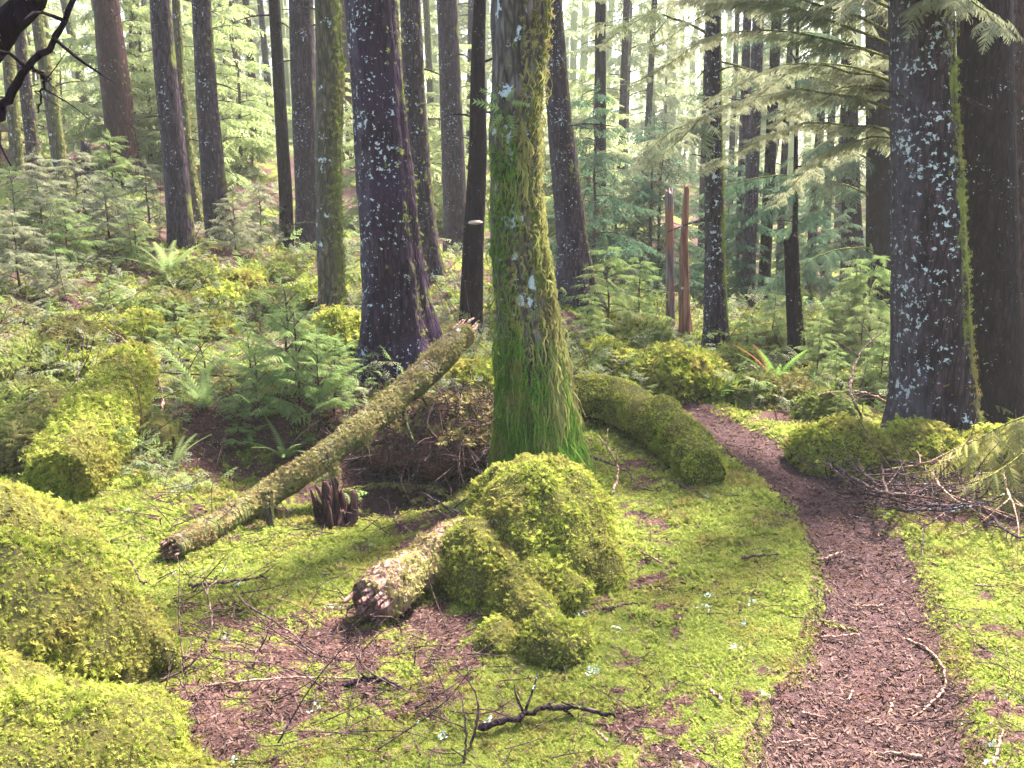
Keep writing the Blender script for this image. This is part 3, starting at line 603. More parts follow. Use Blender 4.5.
# distant wood: one mass
B = MB(); n = 150
for k in range(n):
    y = rg.uniform(40, 75); x = rg.uniform(-.8, .8)*y; z = ground(x, y); B.add(*tube(np.array([[x, y, z-.3], [x+rg.normal()*.2, y, z+7], [x+rg.normal()*.4, y, z+14]]), [.22, .17, .1], 6))
Bf = MB(); n = 2700; y = rg.uniform(42, 72, n); x = rg.uniform(-.8, .8, n)*y; zz = H(x, y)+ 9.5*rg.random(n)**1.25
put_sprays(Bf, np.stack([x, y, zz], -1), norm(rg.normal(size=(n, 3))*[1, 1, .35]+[0, 0, -.15]), 2.0*rg.uniform(.6, 1.3, n), rg, True)
va, fa = B.arrays(); vb, fb = Bf.arrays(); Bf.add(va, fa)
tag(Bf.build('distant_forest', M['far'], smooth=False), 'far-off hazy conifer wood behind everything', 'forest', kind='stuff')

# ------------------------------------------------------------------ mossy hummocks, logs, stumps
def lobe(c, r, rot=0, seed=0, nu=44, nv=26, amp=.16):
    u = np.arange(nu)*2*PI/nu; v = np.linspace(-PI/2, PI/2, nv); U_, V_ = np.meshgrid(u, v)
    d = np.stack([np.cos(V_)*np.cos(U_), np.cos(V_)*np.sin(U_), np.sin(V_)], -1)
    k = 1 + amp*1.1*fbm(d[..., 0]*1.3+seed, d[..., 1]*1.3, d[..., 2]*1.3, seed, 3) + .06*fbm(d[..., 0]*8, d[..., 1]*8, d[..., 2]*8, seed+5, 2)
    lowf = np.clip(.5-.5*d[..., 2], 0, 1); fl = 1+.38*lowf**1.5*(d[..., 2] > -.55) + .38*(.775**1.5)*(d[..., 2] <= -.55)
    k = k + .10*fbm(d[..., 0]*3.2+seed, d[..., 1]*3.2, d[..., 2]*3.2, seed+11, 2)
    p = d*k[..., None]*np.array(r); p[..., :2] *= fl[..., None]; cr, sr = math.cos(rot), math.sin(rot)
    p = np.stack([p[..., 0]*cr-p[..., 1]*sr, p[..., 0]*sr+p[..., 1]*cr, p[..., 2]], -1) + np.array(c)
    i = np.arange(nv-1)[:, None]*nu; j = np.arange(nu)[None]; j2 = (j+1) % nu
    q = np.stack([i+j, i+j2, i+nu+j2, i+nu+j], -1).reshape(-1, 4)
    return p.reshape(-1, 3), np.concatenate([q[:, [0, 1, 2]], q[:, [0, 2, 3]]])
def up_w(lo=-.15, hi=.45, patch=.35, s=5, seed=0):
    return lambda c, n: np.clip(sstep(lo, hi, n[:, 2] + patch*fbm(c[:, 0]*s, c[:, 1]*s, c[:, 2]*s, seed, 3)), 0, 1)
def moss_on(v, f, n, size, rng, w, tilt=(.3, 1.2), drop=.3, T=MOSS_T):
    B = MB(); p, nn = sample_surface(v, f, n, rng, w)
    sz = size*(.75+.5*sstep(-.3, .4, fbm(p[:, 0]*12, p[:, 1]*12, p[:, 2]*12, 3, 2))); sprigs(B, p, nn, sz, rng, tilt, T, drop)
    q = rng.random(len(p)) < (.06 if drop < .45 else 0); sprigs(B, p[q], nn[q], sz[q]*1.8, rng, (.1, .9), T, drop*.5); return B
def hummock(name, label, lobes, n, size, mat='moss_mound', group=None, seed=0, cat='moss hummock', w=None, core='core'):
    """lobes: (px, py of the ground point under the middle, rx, ry, height, rot)"""
    rg = np.random.default_rng(seed+900); B = MB()
    for k, (px, py, rx, ry, h, rot) in enumerate(lobes):
        g0 = at(px, py); rz = h*.8; B.add(*lobe((g0[0], g0[1], g0[2]+h-rz), (rx, ry, rz), rot, seed+k*3))
        if k == 0: org = g0
    v, f = B.arrays(); root = B.build(name, M[core], None, org); tag(root, label, cat, group)
    m = moss_on(v, f, n, size, rg, w or up_w(seed=seed)).build('moss', M[mat], root, org, False); tag(m, kind='stuff'); return root
hummock('moss_hummock', 'tall rounded moss hummock in front of the moss-draped tree', [(540, 555, .285, .40, .43, .1), (482, 580, .17, .26, .25, .6), (505, 535, .17, .3, .33, .2), (590, 575, .12, .2, .2, 0), (540, 600, .2, .16, .2, .2)], 80000, .0125, seed=1, w=up_w(-.75, -.1, .5, 4, 2))
hummock('moss_hummock', 'small low moss knob at the foot of the tall rounded hummock', [(548, 645, .10, .14, .11, .5), (530, 622, .10, .22, .15, .3), (512, 600, .1, .25, .2, .2), (505, 640, .09, .12, .07, 0), (575, 640, .06, .1, .05, 0)], 15000, .0125, seed=2, w=up_w(-.4, .2, .5))
hummock('moss_hummock', 'bulging bright moss mound, nearest one in the lower left corner', [(30, 785, .34, .27, .24, .3), (95, 800, .2, .25, .16, 0), (-60, 765, .36, .26, .29, 0), (150, 830, .16, .2, .12, 0)], 62000, .0125, 'moss_mound', seed=3, w=up_w(-.7, 0, .4))
hummock('moss_hummock', 'long swelling moss-buried log above the lower left corner mound', [(10, 655, .36, .34, .38, .6), (78, 648, .2, .3, .31, .8), (-35, 600, .4, .4, .42, .3), (-10, 560, .26, .5, .26, .2), (40, 600, .25, .32, .26, .5), (128, 640, .08, .24, .16, .9)], 80000, .0135, 'moss_mound', seed=4, w=up_w(-.7, 0, .4))
hummock('moss_hummock', 'flattish moss mound left of the short thick moss-covered log', [(25, 450, .35, .35, .2, .4), (10, 420, .4, .4, .22, .2)], 8000, .036, 'moss_dull', seed=6)
hummock('soil_mound', 'bare brown lump of soil between the short thick mossy log and the fern sapling', [(150, 440, .17, .2, .16, .2)], 300, .03, 'moss_dull', seed=7, cat='soil mound')
hummock('moss_hummock', 'dark-hollowed moss mound, left one of three under the big white-spotted trunk', [(846, 462, .23, .26, .27, .2), (812, 458, .13, .22, .18, 0)], 9000, .026, 'moss_mound', seed=9, w=up_w(-.5, .2, .5))
hummock('moss_hummock', 'round moss mound directly below the big white-spotted trunk', [(920, 466, .22, .26, .27, .2), (893, 470, .12, .2, .16, .2)], 7500, .026, 'moss_mound', seed=10, w=up_w(-.5, .2, .5))
hummock('moss_hummock', 'wide moss mound below the darkest trunk by the right edge', [(1000, 466, .26, .28, .26, .2), (964, 470, .14, .2, .17, .1)], 9000, .026, 'moss_mound', seed=11, w=up_w(-.5, .2, .5))
hummock('moss_hummock', 'lumpy moss mound below the bare red snag', [(668, 388, .36, .4, .34, .2), (640, 382, .25, .3, .26, 0), (700, 384, .2, .3, .3, 0)], 7000, .045, 'moss_mound', seed=12)
hummock('moss_hummock', 'low moss mound left of the lumpy one, near the purple-brown trunk', [(608, 368, .25, .3, .24, .2)], 2500, .045, 'moss_mound', seed=13)
hummock('moss_hummock', 'pale moss cushion between the log tip and the moss-draped tree', [(482, 385, .25, .25, .18, .2)], 3000, .035, 'moss_mound', seed=14)
hummock('root_mound', 'reddish heap of roots and soil under the upper end of the fallen log', [(445, 446, .34, .34, .31, .2), (405, 448, .26, .3, .22, .2), (485, 440, .25, .3, .27, 0)], 5000, .03, 'moss_log', seed=15, cat='root mound', w=up_w(.55, .9, .6, 7), core='rootsoil')
hummock('mossy_rock', 'split mossy boulder left of the big lichen-flecked trunk', [(336, 350, .28, .3, .34, .2), (355, 348, .18, .2, .28, .2)], 5000, .04, 'moss_mound', seed=16, cat='boulder')
for k, (px, py, r, h) in enumerate([(190, 285, .38, .22), (238, 288, .35, .26), (272, 278, .38, .22), (215, 305, .35, .22), (258, 312, .4, .28), (300, 300, .36, .22), (160, 315, .4, .22), (130, 335, .34, .2), (60, 345, .36, .24), (205, 335, .36, .2), (30, 372, .34, .22), (90, 375, .3, .2)]):
    hummock('moss_hummock', 'cushion-like moss clump on the slope behind the ferny saplings', [(px, py, r*.7, r*.6, h*.7, k), (px+14, py-5, r*.4, r*.45, h*.75, 0), (px-15, py+3, r*.4, r*.3, h*.4, 1)], 5000, .032, 'moss_mound' if k % 2 else 'moss_dull', 'moss clumps on the left slope', seed=30+k)
for k, (px, py, r, h) in enumerate([(755, 398, .2, .16), (790, 402, .2, .16), (735, 375, .28, .22), (825, 415, .18, .15), (640, 345, .3, .22), (870, 395, .25, .2), (755, 352, .3, .2)]):
    hummock('moss_hummock', 'small dull moss clump in the brush beyond the trail bend', [(px, py, r, r*.9, h, k)], 1800, .045, 'moss_dull', 'moss clumps beyond the trail bend', seed=50+k)

def log(name, label, pts, rad, mat, n, size, mmat, seed=0, cat='log', nseg=60, bump=.12, w=None, wood_end='wood_rot', ends=(False, True), drop=.5, extra=()):
    rg = np.random.default_rng(seed+700); P = spline(pts, nseg); R_ = np.interp(np.linspace(0, 1, nseg), np.linspace(0, 1, len(rad)), rad)
    v, f = tube(P, R_, 30, True, lambda q: bump*2*fbm(q[..., 0]*6, q[..., 1]*6, q[..., 2]*6, seed, 4)); org = P[0]
    B = MB(); B.add(v, f)
    for e in extra: B.add(*tube(spline(e[0], 8), np.linspace(e[1], e[1]*.4, 8), 7))
    root = B.build(name, M[mat], None, org); tag(root, label, cat)
    va, fa = B.arrays()
    tag(moss_on(va, fa, n, size, rg, w or up_w(seed=seed), (.5, 1.3), drop).build('moss', M[mmat], root, org, False), kind='stuff')
    for e, (a, b) in zip(ends, ((0, 1), (-1, -2))):
        if e:                                            # splintered broken face
            ax = norm(P[a]-P[b]); r = R_[a]; Wb = MB(); t, u, w_ = frames(np.array([P[a], P[a]+ax]))
            for k in range(110):
                q = rg.normal(size=2)*.5*r; q = q*min(1, .88*r/max(np.hypot(*q), 1e-6)); c = P[a]+u[0]*q[0]+w_[0]*q[1]
                l = r*(rg.random()**2*1.5-.5)*(1.0+.6*q[1]/r); w0 = r*rg.uniform(.05, .17); Wb.add(*tube(np.array([c-ax*r*1.2, c+ax*l*.7+.03*r*rg.normal(size=3), c+ax*l+.08*r*rg.normal(size=3)]), [w0, w0*.9, w0*.45], 4))
            Wb.build('broken_end', M[wood_end], root, org)
    return root
a = at(172, 560)+[0, 0, .05]; b = onY(330, 452, 4.7); c = onY(464, 334, 5.7)
log('fallen_log', 'long moss-crusted fallen trunk slanting up to the root heap', [a, onY(250, 506, 4.35), b, onY(400, 396, 5.2), c], [.05, .07, .076, .082, .086], 'bark_moss', 26000, .019, 'moss_log', 1, bump=.16, ends=(True, True), wood_end='wood_rot',
    w=lambda c_, n_: np.clip(.0+.8*n_[:, 2]+1.3*fbm(c_[:, 0]*7, c_[:, 1]*7, c_[:, 2]*7, 6, 3), .0, 1),
    extra=[([a*.45+b*.55, a*.4+b*.6-[0, .1, .16], a*.35+b*.65-[.03, .12, .33]], .03), ([b, b+[.05, -.1, -.14], b+[.0, -.15, -.36]], .025), ([b*.5+c*.5, b*.5+c*.5+[.02, -.1, -.16], b*.5+c*.5+[.08, -.16, -.3]], .018)])
g1 = at(372, 622); g2 = at(455, 560)
log('rotten_log', 'short rotten log with pink splintered end, left of the tall moss hummock', [g1+[0, 0, .07], (g1+g2)/2+[-.01, 0, .09], g2+[0, 0, .09], g2+[.16, .25, .07]], [.092, .085, .075, .07], 'wood_rot', 9000, .022, 'moss_log', 2, nseg=44, bump=.42, ends=(True, False), w=lambda c_, n_: up_w(-.6, .0, .45, 7, 3)(c_, n_)*sstep(.04, .16, np.linalg.norm(c_-g1-np.array([0, 0, .07]), axis=1)))
q = [(565, 420), (612, 425), (655, 445), (684, 462), (706, 486)]; q = [at(*e) for e in q]
log('mossy_log', 'fat curving moss-covered log between the moss-draped tree and the trail', [q[0]+[-.2, .1, .12], q[0]+[0, 0, .17], q[1]+[0, 0, .17], q[2]+[0, 0, .15], q[3]+[0, 0, .12], q[4]+[0, 0, .09]], [.15, .17, .165, .16, .155, .12], 'core', 46000, .0165, 'moss_mound', 3, bump=.2, w=up_w(-.9, -.2, .5), ends=(False, False))
q = [at(62, 500), at(88, 470), at(112, 440), at(128, 412)]
log('mossy_log', 'short thick moss-covered log beside the curved pale stick on the left', [q[0]+[0, 0, .1], q[1]+[0, 0, .16], q[2]+[0, 0, .22], q[3]+[.02, .1, .3]], [.15, .21, .2, .15], 'core', 30000, .019, 'moss_mound', 12, bump=.08, w=up_w(-.8, -.1, .5), ends=(False, False), drop=.4)
g1 = at(-15, 408); g2 = at(70, 352)
log('hollow_log', 'old mossy log with a dark hollow end at the left edge', [g1+[-.3, 0, .1], g1+[0, 0, .2], onY(20, 338, 6.3)], [.16, .14, .11], 'bark_moss', 2500, .035, 'moss_dull', 5, nseg=24, ends=(False, True), wood_end='bark_dark')
g1 = at(338, 528); rg = np.random.default_rng(31); B = MB()
for k in range(44):
    a_ = rg.uniform(0, 6.28); q_ = .065*math.sqrt(rg.random()); p0 = g1+[q_*math.cos(a_), q_*.8*math.sin(a_), -.06]; hh_ = rg.uniform(.08, .38)*(1.2-q_*6)
    p1 = p0+[-.02+.35*(p0[0]-g1[0])+rg.normal()*.02, rg.normal()*.02+.03, hh_*.85]; B.add(*tube(spline([p0, (p0+p1)/2+rg.normal(size=3)*.012, p1], 8), np.linspace(.03, .006, 8)*(1+.25*rg.normal(size=8)), 6, True, lambda q: .5*fbm(q[..., 0]*30, q[..., 1]*30, q[..., 2]*12, 4, 2)))
tag(B.build('rotten_stump', M['rotstump'], None, g1), 'dark shredded stump underneath the middle of the fallen log', 'stump')
# dangling roots on the root heap
rg = np.random.default_rng(5)
for k in range(46):
    g0 = at(rg.uniform(385, 490), rg.uniform(425, 470)); p0 = onY(rg.uniform(375, 490), rg.uniform(398, 425), g0[1]-.05+rg.uniform(-.1, .1)); l = rg.uniform(.15, .4)
    pts = spline([p0+[0, .2, 0], p0+[rg.normal()*.03, .05, -.02], p0+[rg.normal()*.05, -.02, -l*.5], p0+[rg.normal()*.1, -.04, -l]], 9)
    B = MB(); B.add(*tube(pts, np.linspace(.006, .002, 9), 5)); 
    tag(B.build('dangling_root', M['stick_pale' if k % 3 == 0 else 'twig'], None, p0), 'thin root dangling from the reddish root heap', 'root', 'roots dangling from the root heap')

B = MB()
ro = [o for o in C.objects if o.name.startswith('root_mound')][0]; co = np.zeros(len(ro.data.vertices)*3, np.float32); ro.data.vertices.foreach_get('co', co); co = co.reshape(-1, 3)+np.array(ro.location)
fi = np.zeros(len(ro.data.polygons)*3, np.int32); ro.data.polygons.foreach_get('vertices', fi); rp, rnn = sample_surface(co, fi.reshape(-1, 3), 620, rg, lambda c, n: (n[:, 1] < .35)*(n[:, 2] > -.5))
for p0, n0 in zip(rp, rnn):
    l = rg.uniform(.08, .32); d_ = norm(rg.normal(size=3)*[1, .4, .5]+n0*.35+[0, 0, -.45]); p2 = p0+d_*l+n0*.03
    p2[2] = max(p2[2], ground(p2[0], p2[1])+.01); B.add(*tube(spline([p0, (p0+p2)/2+n0*rg.uniform(.01, .06)+rg.normal(size=3)*.03, p2], 7), np.linspace(rg.uniform(.003, .0075), .0014, 7), 4, False))
tag(B.build('root_tangle', M['twig']), 'matted fine roots and twigs over the reddish root heap', 'roots', kind='stuff')

# ------------------------------------------------------------------ small plants
PS = [conifer('hemlock_sapling', 'a', 'sapling', .95, 11, .34, 'hem_mid', 300+k, .2, False, .12, 9, .9) for k in range(4)]
pos = lambda L: [(at(px, py)[0], at(px, py)[1], rg.uniform(0, 6), s) for px, py, s in L]
put_group(PS, pos([(300, 425, .85), (262, 432, .6), (335, 415, .6), (285, 400, .85), (255, 395, .6), (205, 385, .5), (180, 360, .5), (240, 450, .4), (318, 430, .7)]),
          'soft green hemlock sapling in the thicket left of the fallen log', 'hemlock saplings left of the fallen log')
PG = [conifer('spruce_sapling', 'a', 'sapling', 1.2, 20, .55, 'hem_mid' if k == 1 else 'bough', 310+k, .24, False, .08, 8, .3) for k in range(3)]
put_group(PG, pos([(20, 290, .6), (70, 270, .6), (110, 250, .7), (45, 255, .7), (140, 265, .5), (235, 252, .6), (262, 245, .7), (120, 220, .9), (80, 230, .8), (150, 235, .7), (15, 250, .7), (345, 280, .4), (60, 300, .35), (110, 310, .3), (40, 240, .8)]),
          'scrubby spruce sapling below the thin trunks on the left slope', 'spruce saplings on the left slope')
put_group([conifer('spruce_sapling', 'a', 'sapling', 1.3, 18, .6, 'hem_mid', 320+k, .25, False, .1, 8, .1) for k in range(3)],
          pos([(610, 330, .7), (640, 325, .6), (590, 345, .4), (745, 362, .4), (830, 355, .5), (860, 372, .55), (770, 350, .5), (880, 400, .5), (835, 395, .35), (905, 420, .3), (815, 375, .45), (850, 345, .7), (870, 350, .8), (840, 425, .25)]),
          'low spruce sapling in the brush right of the moss-draped tree', 'spruce saplings beyond the trail bend')
# ferns
def fern(name, label, px, py, L, n, seed, rust=0, group=None, mat='fern'):
    rg = np.random.default_rng(seed); c = at(px, py); root = empty(name, c, label, 'fern', group)
    for kind, cnt in ((mat, n-rust), ('rust', rust)):
        if cnt <= 0: continue
        B = MB()
        for k in range(cnt):
            a = rg.uniform(0, 6.28); e = rg.uniform(.7, 1.25); l = L*rg.uniform(.7, 1.15); d = np.array([math.cos(a)*math.cos(e), math.sin(a)*math.cos(e), math.sin(e)])
            tv, tf = feather(22, .13, 1, .45, .75); up = np.array([[-math.cos(a)*math.sin(e), -math.sin(a)*math.sin(e), math.cos(e)]])
            R = basis(d[None], up); place(B, tv, tf, c[None], R, l)
        tag(B.build('frond', M[kind], root, c, False), 'withered rust-red frond' if kind == 'rust' and rust else None)
    return root
fern('sword_fern', 'upright sword fern at the foot of the lichen-whitened trunk', 168, 275, .5, 12, 1, mat='hem_mid')
fern('sword_fern', 'fern with a rust-red withered frond right of the slim white-flecked trunk', 775, 385, .45, 10, 2, 3)
fern('sword_fern', 'small fern with one red frond at the foot of the slim white-flecked trunk', 733, 372, .35, 7, 3, 2)
fern('sword_fern', 'low fern beside the lumpy moss mound at the trail bend', 712, 398, .3, 9, 4)
fern('sword_fern', 'spreading fern frond cluster at the left rim of the dark hollow', 205, 408, .5, 9, 5, mat='hem_mid')
fern('sword_fern', 'drooping fern low in front of the sapling thicket', 285, 458, .3, 10, 6, mat='hem_mid')
fern('sword_fern', 'small fern just right of the short thick mossy log', 172, 470, .28, 8, 7, mat='hem_mid')
fern('sword_fern', 'tiny bright fern sprig beneath the fallen log', 385, 420, .16, 6, 8)
fern('sword_fern', 'little fern at the edge of the trail brush pile', 848, 470, .1, 5, 9, mat='hem_mid')

# undergrowth
def in_brush(x, y):
    pit = np.minimum(np.hypot(x+.62, y-5.15), np.hypot((x+1.55)*.8, y-5.35)) < .55
    return ~pit & (((x < -.35-.08*y) & (y > 4.6)) | ((y > 6.6) & (pathd(x, y) > .25) & (x > .0)) | ((y > 6.3) & (np.abs(x) < .8)))
n = 17000; y = 4.6*(17/4.6)**rg.random(n); x = rg.uniform(-.72, .72, n)*y; k = in_brush(x, y) & (fbm(x*1.1, y*1.1, 0, 71, 3) > -.12); x, y = x[k], y[k]; n = len(x)
P = np.stack([x, y, H(x, y)+.02+.22*rg.random(n)**2], -1); d = norm(rg.normal(size=(n, 3))*[1, 1, .4]+[0, 0, .45]); Bs = [MB(), MB(), MB()]
kk = (rg.random(n)*1.2 + .9*fbm(x*.8, y*.8, 0, 81, 3)); cls = np.where(kk < .22, 2, np.where(kk < .95, 1, 0)); sz = rg.uniform(.06, .17, n)*(y/7)**.5
for c_ in range(3):
    m = cls == c_; put_sprays(Bs[c_], P[m], d[m], sz[m], rg, True, .5)
for nm, b_, mt, lb in (('undergrowth', Bs[0], 'hem_mid', 'green low sprigs covering the slope'), ('undergrowth', Bs[1], 'bough', 'olive and brown low brush covering the slope'), ('undergrowth', Bs[2], 'moss_dull', 'mossy low plants in the brush')):
    tag(b_.build(nm, M[mt], smooth=False), lb, 'undergrowth', kind='stuff')
def twigs(B, n, xs, ys, L, r, rg, zoff=.01, stand=.15):
    for k in range(n):
        x_, y_ = xs[k], ys[k]; a = rg.uniform(0, 6.28); l = L*rg.uniform(.4, 1.5); z_ = ground(x_, y_)+zoff; d_ = np.array([math.cos(a), math.sin(a), abs(rg.normal())*stand]); w_ = rg.normal(size=3)*.12*l
        pts = spline([[x_, y_, z_], np.array([x_, y_, z_])+d_*l*.5+w_*[1, 1, .2], np.array([x_, y_, z_])+d_*l+[0, 0, -.02*l]], 6); B.add(*tube(pts, np.linspace(r, r*.35, 6), 4, False))
        if rg.random() < .5:
            p = pts[3]; e = p+norm(d_+rg.normal(size=3)*.7*[1, 1, .3])*l*.35; B.add(*tube(np.array([p, (p+e)/2+.02*l*rg.normal(size=3), e]), [r*.6, r*.4, r*.2], 3, False))
B = MB(); xs, ys = scatter_xy(2600, 2.1, 12, .62, .3, 1.3); mk = mossmask(xs, ys); k = (rng.random(len(xs)) < np.where(pathd(xs, ys) < 0, .25, np.where(mk > .6, .22, .95))); xs, ys = xs[k], ys[k]
twigs(B, len(xs), xs, ys, .14, .0024, rg); tag(B.build('twig_litter', M['twig']), 'fine dead twigs strewn over moss and soil', 'twigs', kind='stuff')
B = MB(); n = 1500; y = 5.0+8*rg.random(n)**1.4; x = rg.uniform(-.7, .7, n)*y; k = in_brush(x, y); twigs(B, k.sum(), x[k], y[k], .38, .0042, rg, .02, .8)
tag(B.build('dead_brush', M['twig']), 'tangle of thin dead stems in the brush', 'brush', kind='stuff')
B = MB(); pp = [(rg.uniform(150, 560), rg.uniform(400, 540)) for k in range(330)]+[(rg.uniform(150, 480), rg.uniform(580, 760)) for k in range(120)]; pp = [at(a_, b_) for a_, b_ in pp]
twigs(B, len(pp), [p[0] for p in pp], [p[1] for p in pp], .2, .003, rg, .02, .5); tag(B.build('dead_brush', M['twig']), 'tangle of dead twigs in the dark hollow beside the fallen log', 'brush', kind='stuff')
B = MB(); pp = [(rg.uniform(800, 1040), rg.uniform(462, 520)) for k in range(300)]; pp = [at(a_, b_) for a_, b_ in pp if b_ > 455+.25*abs(a_-1020)-55 and a_ > 840-(500-b_)*.8]
twigs(B, len(pp), [p[0] for p in pp], [p[1] for p in pp], .3, .004, rg, .03, .5); tag(B.build('dead_brush', M['twig']), 'fine dead twigs heaped under the three mounds', 'brush', kind='stuff')
Bm = MB(); x, y = scatter_xy(60, 2.1, 7, .6, .2, 1.3); k = mossmask(x, y) > .3; x, y = x[k], y[k]
for q_ in range(9): 
    P = np.stack([x+rng.normal(size=len(x))*.012, y+rng.normal(size=len(x))*.012, H(x, y)+.012], -1); sprigs(Bm, P, np.repeat([[0, 0, 1.]], len(x), 0), .011, rng, (.4, 1.3), MOSS_T)
tag(Bm.build('lichen_tufts', M['lichen'], smooth=False), 'scattered pale blue-green lichen scraps', 'lichen', kind='stuff')

# ------------------------------------------------------------------ single sticks and branches
def stick(name, label, pix, r, mat, seed=0, forks=0, lift=None, cat='branch', moss=0):
    """pix: (px, py, height over ground m)"""
    rg = np.random.default_rng(seed+400); P = []
    for px, py, h in pix:
        if h <= .06: p = at(px, py)+[0, 0, h+r]
        else:
            p = at(px, py); t = None                     # a point h above the ground on the same sight line
            for s_ in np.linspace(1, .5, 120):
                c_ = np.array([0, 0, CAMZ])+(p-[0, 0, CAMZ])*s_
                if c_[2]-ground(c_[0], c_[1]) >= h: t = c_; break
            p = t if t is not None else p
        P.append(p)
    n = 8*len(P); pts = spline(P, n); pts = pts + .35*r*rg.normal(size=pts.shape)
    B = MB(); B.add(*tube(pts, np.linspace(r, r*.45, n)*(1+.15*rg.normal(size=n)), 7))
    for k in range(forks):
        i_ = rg.integers(n//4, n-2); d_ = norm(pts[min(i_+1, n-1)]-pts[i_-1]); l = np.linalg.norm(pts[-1]-pts[0])*rg.uniform(.15, .4); e = pts[i_]+norm(d_+rg.normal(size=3)*[.8, .8, .35])*l
        B.add(*tube(spline([pts[i_], (pts[i_]+e)/2+rg.normal(size=3)*.06*l, e], 7), np.linspace(r*.55, r*.2, 7), 5))
    o = B.build(name, M[mat], None, P[0]); tag(o, label, cat)
    if moss:
        v, f = B.arrays(); tag(moss_on(v, f, moss, .025, rg, lambda c, n_: np.ones(len(c)), (.6, 1.4), .8).build('moss', M['moss_log'], o, P[0], False), kind='stuff')
    return o
stick('curved_stick', 'pale curved hooked stick lying on the trail', [(904, 640, 0), (926, 652, .01), (942, 672, .015), (944, 692, .01), (930, 708, .01), (912, 718, .0), (889, 717, .0)], .0055, 'stick_pale', 1)
stick('stick', 'short pale stub standing at the hook end of the trail stick', [(889, 717, .0), (893, 703, .01)], .006, 'stick_pale', 2, cat='stick')
stick('stick', 'thin dark twig lying right of the hooked trail stick', [(905, 722, 0), (960, 724, .01), (996, 726, 0)], .003, 'twig', 3, cat='stick')
stick('stick', 'small pale twig loop left of the hooked trail stick', [(915, 686, 0), (921, 678, .01), (925, 690, 0)], .003, 'stick_pale', 4, cat='stick')
stick('stick', 'pale stick at the mossy right margin of the trail bottom', [(994, 768, 0), (998, 752, .01), (1003, 735, .01)], .006, 'stick_pale', 5, cat='stick')
stick('mossy_twig', 'dark lichened twig poking onto the trail from the left moss', [(812, 622, 0), (835, 628, .01), (858, 634, 0)], .007, 'twig_moss', 6, 3, cat='twig', moss=150)
stick('lichen_branch', 'grey lichen-crusted branch lying across moss at the bottom', [(480, 735, .01), (530, 722, .02), (575, 716, .02), (615, 722, .01)], .011, 'bark_white', 7, 5)
stick('upright_twig', 'dark forked twig standing upright at the bottom of the moss', [(464, 762, 0), (466, 730, .08), (462, 698, .16)], .0045, 'twig', 8, 1, cat='twig')
stick('upright_twig', 'second upright dark twig bending beside the forked one', [(470, 750, 0), (478, 715, .1), (474, 690, .16), (455, 668, .2)], .0045, 'twig', 9, 1, cat='twig')
stick('branch', 'dark crooked branch on purple litter below the rotten log', [(345, 690, .01), (375, 686, .02), (402, 694, .01)], .009, 'bark_speck', 10, 2)
stick('branch', 'thin leaning branch over the bare litter left of the rotten log', [(160, 690, .02), (195, 660, .08), (212, 625, .14), (208, 590, .2), (220, 580, .22)], .0045, 'twig', 11, 4)
stick('branch', 'long thin brown stick lying across the litter patch', [(205, 690, .01), (265, 686, .02), (335, 684, .02), (395, 690, .01)], .0045, 'stick_pale', 12, 2)
stick('branch', 'straight twig slanting from litter up to the rotten log', [(240, 606, .02), (290, 640, .03), (320, 662, .02), (400, 668, .01)], .004, 'twig', 13, 3)
stick('branch', 'brown stick just above the bare litter, below the fallen log tip', [(190, 590, .01), (225, 588, .02), (268, 583, .02)], .008, 'twig', 14, 1)
stick('branch', 'bent reddish twig sticking up from the tall hummock foot', [(455, 535, .05), (462, 515, .1), (474, 500, .16)], .006, 'stick_pale', 15)
stick('branch', 'dark branch resting against the left of the tall hummock', [(375, 480, .03), (420, 492, .12), (462, 515, .14)], .009, 'bark_speck', 16, 2)
stick('branch', 'mossy sprawling branch in the hollow under the fallen log', [(330, 502, .05), (380, 484, .1), (420, 486, .12), (445, 500, .06)], .009, 'twig_moss', 17, 4, moss=500)
stick('branch', 'forked pale branch leaning at the right foot of the moss-draped tree', [(612, 495, .0), (618, 470, .08), (608, 448, .16), (598, 436, .2)], .008, 'stick_pale', 18, 4)
stick('branch', 'dark twiggy branch in front of the fat curving log', [(590, 462, .03), (625, 478, .04), (640, 492, .02), (660, 494, .01)], .007, 'twig', 19, 4)
stick('curved_branch', 'long pale curved stick arching over the dark gap behind the short mossy log', [(162, 418, .0), (160, 385, .12), (140, 352, .3), (104, 328, .45)], .011, 'stick_pale', 20, 0)
stick('branch', 'dark lichened branch lying behind the short thick mossy log', [(50, 352, .05), (90, 366, .06), (130, 364, .08), (190, 370, .05)], .018, 'bark_dark', 21, 2)
stick('branch', 'thin dead stick across the dark hollow', [(150, 372, .1), (230, 376, .1), (330, 378, .08)], .007, 'twig', 22, 3)
stick('twig', 'short dark stub sticking out of the moss at the left edge', [(2, 568, .0), (3, 550, .08), (4, 532, .16)], .009, 'twig', 23, cat='twig')
stick('branch', 'crooked dark twig lying at the seam of the left moss log', [(105, 565, .05), (130, 575, .06), (142, 590, .03), (150, 588, .03)], .006, 'twig', 24, 2)
stick('bracket_branch', 'arched mossy branch stretched over brush right of the broken stub', [(800, 400, .1), (835, 392, .25), (870, 394, .25), (900, 410, .12)], .01, 'stick_pale', 25, 2)
stick('dead_sapling', 'bare crooked dead sapling standing before the white-spotted trunk', [(868, 440, .0), (858, 410, .25), (850, 385, .4), (862, 350, .6), (885, 330, .75)], .011, 'twig', 26, 6, cat='dead sapling')
rg = np.random.default_rng(77)
